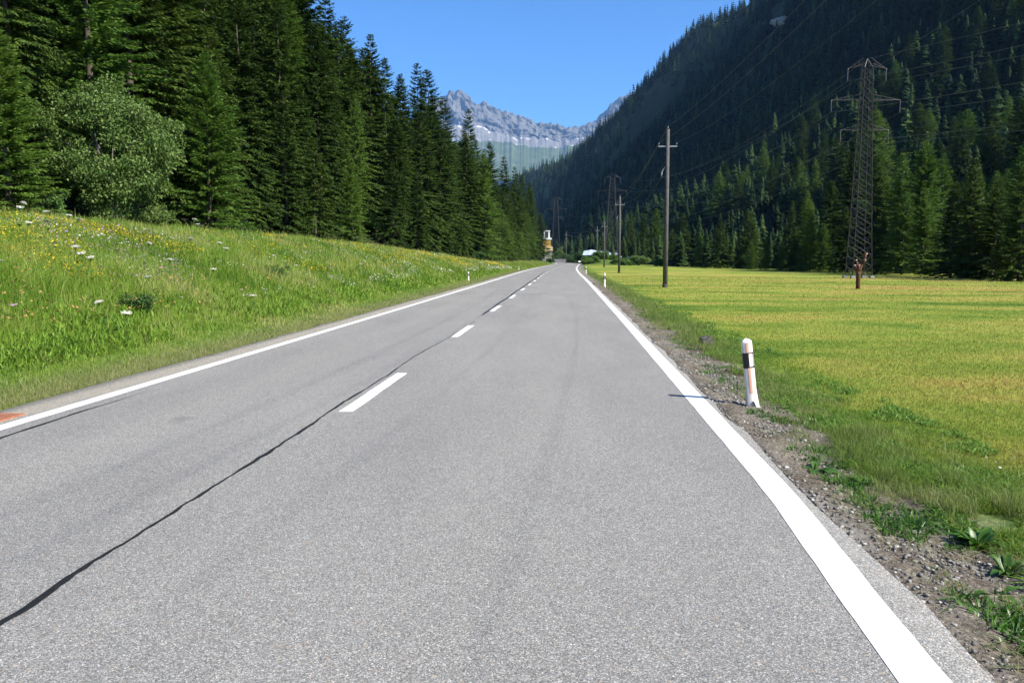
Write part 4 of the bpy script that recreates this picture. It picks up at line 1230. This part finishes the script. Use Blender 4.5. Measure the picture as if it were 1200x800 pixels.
for wi in range(4):
    pts = []
    for a, b in zip(seq[:-1], seq[1:]):
        p, q = np.array(a[wi]), np.array(b[wi]); L = np.linalg.norm(q - p); sag = .00028 * L * L * (1 + .12 * wi)
        for t in np.linspace(0, 1, 24, endpoint=False):
            c = p + (q - p) * t; c[2] -= 4 * sag * t * (1 - t); pts.append(c)
    pts.append(np.array(seq[-1][wi]))
    m = MB(); m.tube(pts, [(.0042 if wi < 2 else .0028) + .00006 * max(0, p[1] - 20) for p in pts], 5); tag(m.build('power_line', M['wire']), names[wi], 'wire')

# ------------------------------------------------------------------ lattice pylons
def pylon(X, Y, H, wb, wt, lb, rz=0.0, arms=((.975, .088), (.815, .158), (.68, .110)), pan=22, thick=1.0, group=None):
    g = gz(X, Y)
    e = empty('lattice_pylon', (X, Y, g), rz, lb, 'pylon')
    bt = .045 * thick; dt = .020 * thick
    def half(t): return (wb + (wt - wb) * min(1, t * 1.02) ** .85) / 2
    for sx in (-1, 1):
        for sy in (-1, 1):
            m = MB(); m.tube([(sx * half(t), sy * half(t), H * t) for t in (0, .25, .5, .75, .96)], bt, 4); m.build('leg', M['leg_steel'], e)
    zs = [0]
    k = 0
    tt = np.linspace(0, 1, pan + 1) ** .92 * .96
    br = MB()
    for a, b in zip(tt[:-1], tt[1:]):
        ha, hb = half(a), half(b)
        for (ax, ay, bx, by) in ((-1, -1, 1, -1), (1, -1, 1, 1), (1, 1, -1, 1), (-1, 1, -1, -1)):
            br.beam((ax * ha, ay * ha, a * H), (bx * hb, by * hb, b * H), dt)
            br.beam((bx * ha, by * ha, a * H), (ax * hb, ay * hb, b * H), dt)
    br.build('bracing', M['brace_steel'], e)
    m = MB(); h0 = half(.96)
    for sx in (-1, 1):
        for sy in (-1, 1): m.beam((sx * h0, sy * h0, .96 * H), (0, 0, H), dt * 1.2)
    m.build('peak', M['dark_steel'], e)
    ends = []
    for (t, ln) in arms:
        for s in (-1, 1):
            hb = half(t); L = ln * H; m = MB(); tip = (s * L, 0, H * t - .04 * H * (t > .9) * .5)
            rise = .028 * H
            for sy in (-1, 1):
                m.beam((s * hb, sy * hb, H * t - (0 if t < .9 else .0)), tip, dt * 1.3)
            m.beam((s * hb, 0, H * t + rise), tip, dt * 1.1)
            for q in (.3, .55, .8):
                c = np.array([s * hb, 0, H * t + rise]) * (1 - q) + np.array(tip) * q
                for sy in (-1, 1):
                    d = np.array([s * hb, sy * hb, H * t]) * (1 - q) + np.array(tip) * q; m.beam(c, d, dt * .8)
            m.build('crossarm', M['dark_steel'], e)
            i = MB(); z0 = tip[2]; I = .055 * H
            zz = np.linspace(z0, z0 - I, 15); i.tube([(tip[0], 0, z) for z in zz], [(.022 if k_ % 2 else .05) * thick for k_ in range(15)], 8); i.build('insulator', M['insul'], e, True)
            ends.append((tip[0], 0, z0 - I))
    if thick < 1.3:
        for sx in (-1, 1):
            for sy in (-1, 1):
                m = MB(); m.box((sx * wb / 2, sy * wb / 2, .08), (.34, .34, .30)); m.build('footing', M['plaster_grey'], e)
    cs, sn = math.cos(rz), math.sin(rz)
    return [(X + a * cs - b * sn, Y + a * sn + b * cs, g + c) for a, b, c in ends] + [(X, Y, g + H)]
d = 73.; l = (1004.5 - 600) / FPX * d
PX1, PY1 = l * math.cos(YAW) - d * math.sin(YAW), d * math.cos(YAW) + l * math.sin(YAW)
e1 = pylon(PX1, PY1, z_for(PX1, PY1, 77) - gz(PX1, PY1), 1.70, .68, 'tall lattice power pylon at the right edge of the mown field', R(4))
d = 236.; l = (716 - 600) / FPX * d
PX3, PY3 = l * math.cos(YAW) - d * math.sin(YAW), d * math.cos(YAW) + l * math.sin(YAW)
e3 = pylon(PX3, PY3, z_for(PX3, PY3, 206) - gz(PX3, PY3), 4.2, 1.2, 'distant lattice pylon behind the second utility pole', R(-8), thick=1.05)
d = 372.; l = (651 - 600) / FPX * d
PX2, PY2 = l * math.cos(YAW) - d * math.sin(YAW), d * math.cos(YAW) + l * math.sin(YAW)
e2 = pylon(PX2, PY2, z_for(PX2, PY2, 232) - gz(PX2, PY2), 4.4, 1.4, 'farthest lattice pylon beside the ochre tower', R(-4), thick=1.3)
e0 = [(a + 40, -30., c + 1.) for (a, b, c) in e1]
cn = ['upper left', 'upper right', 'middle left', 'middle right', 'lower left', 'lower right']
for i in range(7):
    pts = []
    for a, b in ((e0[i], e1[i]), (e1[i], e3[i]), (e3[i], e2[i])):
        p, q = np.array(a), np.array(b); L = np.linalg.norm(q - p); sag = .00020 * L * L
        for t in np.linspace(0, 1, 24, endpoint=False):
            c = p + (q - p) * t; c[2] -= 4 * sag * t * (1 - t); pts.append(c)
    pts.append(np.array(e2[i]))
    m = MB(); m.tube(pts, .012, 4)
    tag(m.build('power_cable', M['wire']), ('cable hung from the %s arms of the lattice pylons' % cn[i]) if i < 6 else 'earth cable joining the peaks of the lattice pylons', 'wire')

# ------------------------------------------------------------------ rusty forked post in front of the pylon
def forked():
    d = 1.72 * FPX / (337 - HY); l = (1004.7 - 600) / FPX * d
    X = l * math.cos(YAW) - d * math.sin(YAW); Y = d * math.cos(YAW) + l * math.sin(YAW)
    e = empty('forked_stump', (X, Y, gz(X, Y)), 0, 'rusty brown forked tree stump in the field before the lattice pylon', 'tree stump')
    m = MB(); m.tube([(0, 0, -.2), (.0, 0, .3), (-.01, 0, .8), (0, 0, 1.02)], [.135, .125, .125, .15], 12); m.build('trunk', M['rust'], e, True)
    limbs = [([(.02, 0, .95), (.08, .0, 1.25), (.2, .02, 1.55), (.33, .03, 1.82), (.42, .03, 2.08)], [.13, .12, .09, .075, .06]),
             ([(-.03, 0, .95), (-.14, -.03, 1.15), (-.22, -.05, 1.32), (-.24, -.05, 1.38)], [.12, .10, .075, .06]),
             ([(0, -.03, 1.0), (-.05, -.1, 1.25), (-.02, -.12, 1.40)], [.11, .085, .06]),
             ([(-.1, 0, 1.1), (-.08, .06, 1.45), (-.13, .08, 1.7)], [.09, .07, .05]),
             ([(.15, .0, 1.4), (.26, -.08, 1.62), (.32, -.12, 1.68)], [.07, .06, .05])]
    for p, r_ in limbs:
        m = MB(); m.tube(p, r_, 9); m.build('branch', M['rust'], e, True)
        a, b = np.array(p[-2]), np.array(p[-1]); dd = (b - a) / np.linalg.norm(b - a)
        m = MB(); m.tube([b - dd * .03, b + dd * .035], [r_[-1] * 1.05, r_[-1] * .95], 9); m.build('cut_end', M['cut'], e)
forked()

# ------------------------------------------------------------------ things at the road's end
def spot(px, d):
    l = (px - 600) / FPX * d
    return l * math.cos(YAW) - d * math.sin(YAW), d * math.cos(YAW) + l * math.sin(YAW)
def tower():
    D = 300.; X, Y = spot(640.5, D); s = D / FPX
    e = empty('tower_house', (X, Y, 0), R(4), 'narrow ochre and white tower house at the road end by the spruces', 'building')
    zz = lambda py: z_for(X, Y, py)
    def blk(name, y0, y1, w, dpt, mat, dx=0, dy=0):
        m = MB(); m.box((dx, dy, (zz(y0) + zz(y1)) / 2), (w, dpt, abs(zz(y1) - zz(y0)))); return m.build(name, mat, e)
    blk('base', 306, 293.9, 2.6, 2.6, M['plaster_grey'], .5, .4)
    blk('oriel', 293.9, 289.6, 2.9, 3.2, M['plaster_cream'], .7, 0)
    blk('oriel_window', 292.4, 291.0, 1.2, .1, M['glass'], .6, -1.62)
    blk('oriel_roof', 289.6, 288.6, 2.7, 3.0, M['plaster_cream'], .5, .05)
    blk('wall', 288.6, 281.2, 2.8, 2.8, M['plaster_yellow'], 0, .2)
    blk('cornice', 281.2, 279.0, 3.2, 3.2, M['plaster_white'], .1, .2)
    up = MB()
    z0, z1 = zz(279.0), zz(271.6)
    up.box((.78, .2, (z0 + z1) / 2), (.55, 2.6, z1 - z0)); up.box((-.95, .2, (z0 + z1) / 2), (.35, 2.6, z1 - z0)); up.box((-.1, 1.2, (z0 + z1) / 2), (1.2, .4, z1 - z0))
    up.build('belfry', M['plaster_white'], e)
    blk('belfry_window', 278.9, 271.8, 1.18, .1, M['glass'], -.11, -.5)
    blk('roof_slab', 271.6, 270.7, 2.6, 2.9, M['plaster_white'], -.1, .2)
    m = MB()
    for x_ in (-.9, -.1, .7): m.beam((x_, -1, zz(270.7)), (x_, -1, zz(269.2)), .06)
    m.beam((-.9, -1, zz(269.2)), (.7, -1, zz(269.2)), .06); m.build('railing', M['timber'], e)
tower()
X, Y = spot(649, 318); 
m = MB(); m.box((0, 0, .7), (9, .5, 1.5), R(-6)); o = m.build('stone_wall', M['plaster_grey']); o.location = (X, Y, gz(X, Y)); tag(o, 'low grey stone wall at the road end beside the ochre tower', 'wall')
# long pale blue roofed shed
def shed():
    D = 285.; X, Y = spot(703, D); g = gz(X, Y); s = D / FPX
    e = empty('farm_shed', (X, Y, g), R(-8), 'low farm shed with a pale blue sheet roof behind the mound', 'shed')
    zt = z_for(X, Y, 294.0) - g; ze = z_for(X, Y, 298.6) - g
    m = MB(); m.box((0, 3, ze / 2), (11, 6, ze)); m.build('wall', M['timber'], e)
    m = MB()
    xs = [-6.2, -4.8, -3.7, -2.2, 0, 3, 6.2]; zt_ = [zt - .1, zt + .1, zt + .35, zt + .1, zt - .25, zt - .6, zt - 1.0]
    for a in range(len(xs) - 1):
        m.add([(xs[a], -.6, ze - .15), (xs[a + 1], -.6, ze - .15), (xs[a + 1], 3, zt_[a + 1]), (xs[a], 3, zt_[a]), (xs[a], -.6, ze - .05), (xs[a + 1], -.6, ze - .05), (xs[a + 1], 3, zt_[a + 1] + .1), (xs[a], 3, zt_[a] + .1)],
              [(4, 5, 6, 7), (3, 2, 1, 0), (0, 1, 5, 4), (2, 3, 7, 6), (1, 2, 6, 5), (3, 0, 4, 7)])
    m.build('roof', M['roof_blue'], e)
    m = MB(); m.box((2.5, 5.2, zt - .2), (9, 3.4, 1.0)); m.build('rear_roof', M['dark_steel'], e)
    D = 262.; X, Y = spot(733, D); g = gz(X, Y)
    e = empty('shelter', (X, Y, g), R(-6), 'open shelter with a white flat roof edge and post', 'shelter')
    zt = z_for(X, Y, 300.2) - g; zb = z_for(X, Y, 302.0) - g
    m = MB(); m.box((0, 1.6, (zt + zb) / 2), (3.6, 3.6, zt - zb)); m.build('roof', M['white_metal'], e)
    for x_ in (-1.6, 1.6):
        m = MB(); m.box((x_, .05, zb / 2), (.34, .3, zb)); m.build('pillar', M['white_metal'], e)
    m = MB(); m.box((0, 3.2, zb / 2), (3.3, .15, zb)); m.build('rear_wall', M['timber'], e)
    D = 240.; X, Y = spot(683, D); g = gz(X, Y)
    X = max(X, float(xc(Y)) + RE + .8)
    e = empty('guard_rail', (X, Y, g), R(52), 'short white guard rail beside the road bend', 'guard rail')
    m = MB(); m.box((0, 0, .82), (4.6, .10, .34)); m.build('rail', M['white_metal'], e)
    for x_ in (-1.9, 0, 1.9):
        m = MB(); m.box((x_, .1, .4), (.12, .08, .8)); m.build('post', M['dark_steel'], e)
shed()
# green bushes of the mound and hedge
for i, (px, D, h, w, lb, mt) in enumerate([(692, 215, 1.5, 3.0, 'bright green bush at the left end of the roadside mound', 'bright_shrub'), (703, 222, 1.9, 3.2, 'tallest bright green bush on the roadside mound', 'bright_shrub'), (716, 225, 1.3, 2.8, 'lower green bush in the middle of the mound', 'bright_shrub'),
                                       (726, 212, .9, 2.6, 'green bush below the white roofed shelter', 'bright_shrub'), (736, 205, .8, 2.2, 'rightmost small bush of the roadside mound', 'bright_shrub'), (748, 215, 2.2, 3.2, 'dark bush in the shade left of the bright tall larch', 'alder'), (775, 190, 1.6, 3.2, 'low dark hedge bush behind the nearest utility pole', 'shrub'),
                                       (662, 335, 3.6, 4.2, 'bush beyond the road end left of the farthest pole', 'shrub'), (672, 330, 3.4, 4.0, 'bush beyond the road end behind the guard rail', 'shrub'), (680, 320, 5.0, 3.0, 'taller bush right of the road end', 'shrub'), (655, 340, 6.5, 3.4, 'dusty green bush beside the ochre tower', 'alder'),
                                       (645, 268, 1.2, 1.6, 'small yellowish bush at the left road edge by the tower', 'shrub')]):
    X, Y = spot(px, D)
    lim = float(xc(min(Y, 420)))
    if abs(X - lim) < 5.2 and Y < 300: X = lim + (5.4 if px > 660 else -5.6)
    broad_tree('shrub', X, Y, h, w, 60 + i, lb, M[mt], 70, 150, .24, 'bark', .0, 'bush')
# rocks of the clearings on the slope
def outcrop(px, py, lb, seed, s):
    best = None
    for D in np.arange(150, 1700, 4.):
        X, Y = spot(px, D)
        if gz(X, Y) >= z_for(X, Y, py): best = (X, Y, D); break
    if not best: return
    X, Y, D = best; r = np.random.default_rng(seed)
    import bmesh
    bm = bmesh.new(); bmesh.ops.create_icosphere(bm, subdivisions=4, radius=1)
    for v in bm.verts:
        n_ = float(fbm(v.co.x * 2 + 9, v.co.y * 2 + v.co.z * 1.5, seed, 4)); v.co *= (.55 + .9 * n_)
        v.co.x *= s * 1.3; v.co.y *= s * .7; v.co.z *= s * .6
    me = bpy.data.meshes.new('rock_outcrop'); bm.to_mesh(me); bm.free(); me.materials.append(M['pale_rock'])
    o = obj('rock_outcrop', me); o.location = (X, Y, gz(X, Y) + .1 * s); tag(o, lb, 'rock')
M['pale_rock'] = plain('pale_rock', (.30, .29, .27), .95, .15, 0, .35, .5)
outcrop(906, 38, 'pale rock outcrop in a small clearing high on the right slope', 3, 9.)
outcrop(1190, 190, 'pale rock in the green clearing at the right frame edge', 4, 4.)

dock(2.40, 4.80, .17, 1, 'leafy dock plant with upright leaves at the gravel edge', 44, .80, .13)
dock(2.13, 4.06, .13, 2, 'dock plant with broad flat leaves lowest at the right verge', 15, .45, .17)
dock(2.36, 4.40, .14, 3, 'dock plant between the upright one and the lowest one', 18, .85, .13)
dock(1.92, 6.36, .17, 4, 'small flat weed rosette alone on the gravel verge', 12, .35, .18)
dock(2.20, 6.10, .15, 5, 'tiny weed rosette at the grass edge near the flat rosette', 10, .7, .18)

# ------------------------------------------------------------------ haze
M['haze'] = bpy.data.materials.new('valley_haze'); M['haze'].use_nodes = True
nt = M['haze'].node_tree; nt.nodes.clear()
o_ = nt.nodes.new('ShaderNodeOutputMaterial'); vol = nt.nodes.new('ShaderNodeVolumePrincipled')
vol.inputs['Density'].default_value = HAZE = 4.2e-5
vol.inputs['Color'].default_value = (.30, .56, 1.0, 1); vol.inputs['Anisotropy'].default_value = 0.1
nt.links.new(vol.outputs[0], o_.inputs['Volume'])
m = MB(); m.box((600, 5350, 250), (5200, 11100, 3900)); 
hz = m.build('haze', M['haze']); tag(hz, 'thin blue haze filling the valley air', 'haze', kind='stuff')
bx = [min(v[i] for v in m.v) for i in range(3)]

# ------------------------------------------------------------------ light, sky, camera
SUN_EL = R(39.5); sh = (.915, -.40)
w = bpy.data.worlds.new('World'); scn.world = w; w.use_nodes = True
wt = w.node_tree; wt.nodes.clear()
sk = wt.nodes.new('ShaderNodeTexSky'); sk.sky_type = 'NISHITA'; sk.sun_disc = False
sk.sun_elevation = SUN_EL; sk.sun_rotation = math.atan2(sh[0], sh[1])
sk.altitude = 2600; sk.air_density = 1.0; sk.dust_density = 0.0; sk.ozone_density = 7.0
bg = wt.nodes.new('ShaderNodeBackground'); bg.inputs['Strength'].default_value = .11
wo = wt.nodes.new('ShaderNodeOutputWorld')
hs = wt.nodes.new('ShaderNodeHueSaturation'); hs.inputs['Saturation'].default_value = 1.13; wt.links.new(sk.outputs[0], hs.inputs['Color']); wt.links.new(hs.outputs[0], bg.inputs[0]); wt.links.new(bg.outputs[0], wo.inputs[0])
sun = bpy.data.lights.new('sun', 'SUN'); sun.energy = 5.0; sun.angle = R(.5); sun.color = (1, .94, .83)
so = bpy.data.objects.new('sun', sun); link(so)
from mathutils import Vector
hn = math.hypot(*sh)
to_sun = Vector((sh[0] / hn * math.cos(SUN_EL), sh[1] / hn * math.cos(SUN_EL), math.sin(SUN_EL)))
so.rotation_euler = to_sun.to_track_quat('Z', 'Y').to_euler()
so.location = (30, -20, 60)

cam = bpy.data.cameras.new('camera'); cam.lens = 36. * FPX / 1200.; cam.sensor_width = 36; cam.clip_end = 20000; cam.clip_start = .05
co = bpy.data.objects.new('camera', cam); link(co)
co.location = (0, 0, CAMZ)
co.rotation_euler = (R(90) - math.atan((400 - HY) / FPX), 0, YAW)
scn.camera = co
scn.view_settings.view_transform = 'Standard'; scn.view_settings.look = 'None'; scn.view_settings.gamma = 1
scn.view_settings.exposure = 1.05
try: scn.view_settings.use_curve_mapping = False
except Exception: pass
cy = scn.cycles
cy.max_bounces = 6; cy.diffuse_bounces = 3; cy.glossy_bounces = 2; cy.transmission_bounces = 3; cy.volume_bounces = 0; cy.transparent_max_bounces = 4
cy.use_adaptive_sampling = True; cy.adaptive_threshold = .02
try: cy.use_denoising = True; cy.denoiser = 'OPENIMAGEDENOISE'; cy.denoising_input_passes = 'RGB_ALBEDO_NORMAL'
except Exception: pass
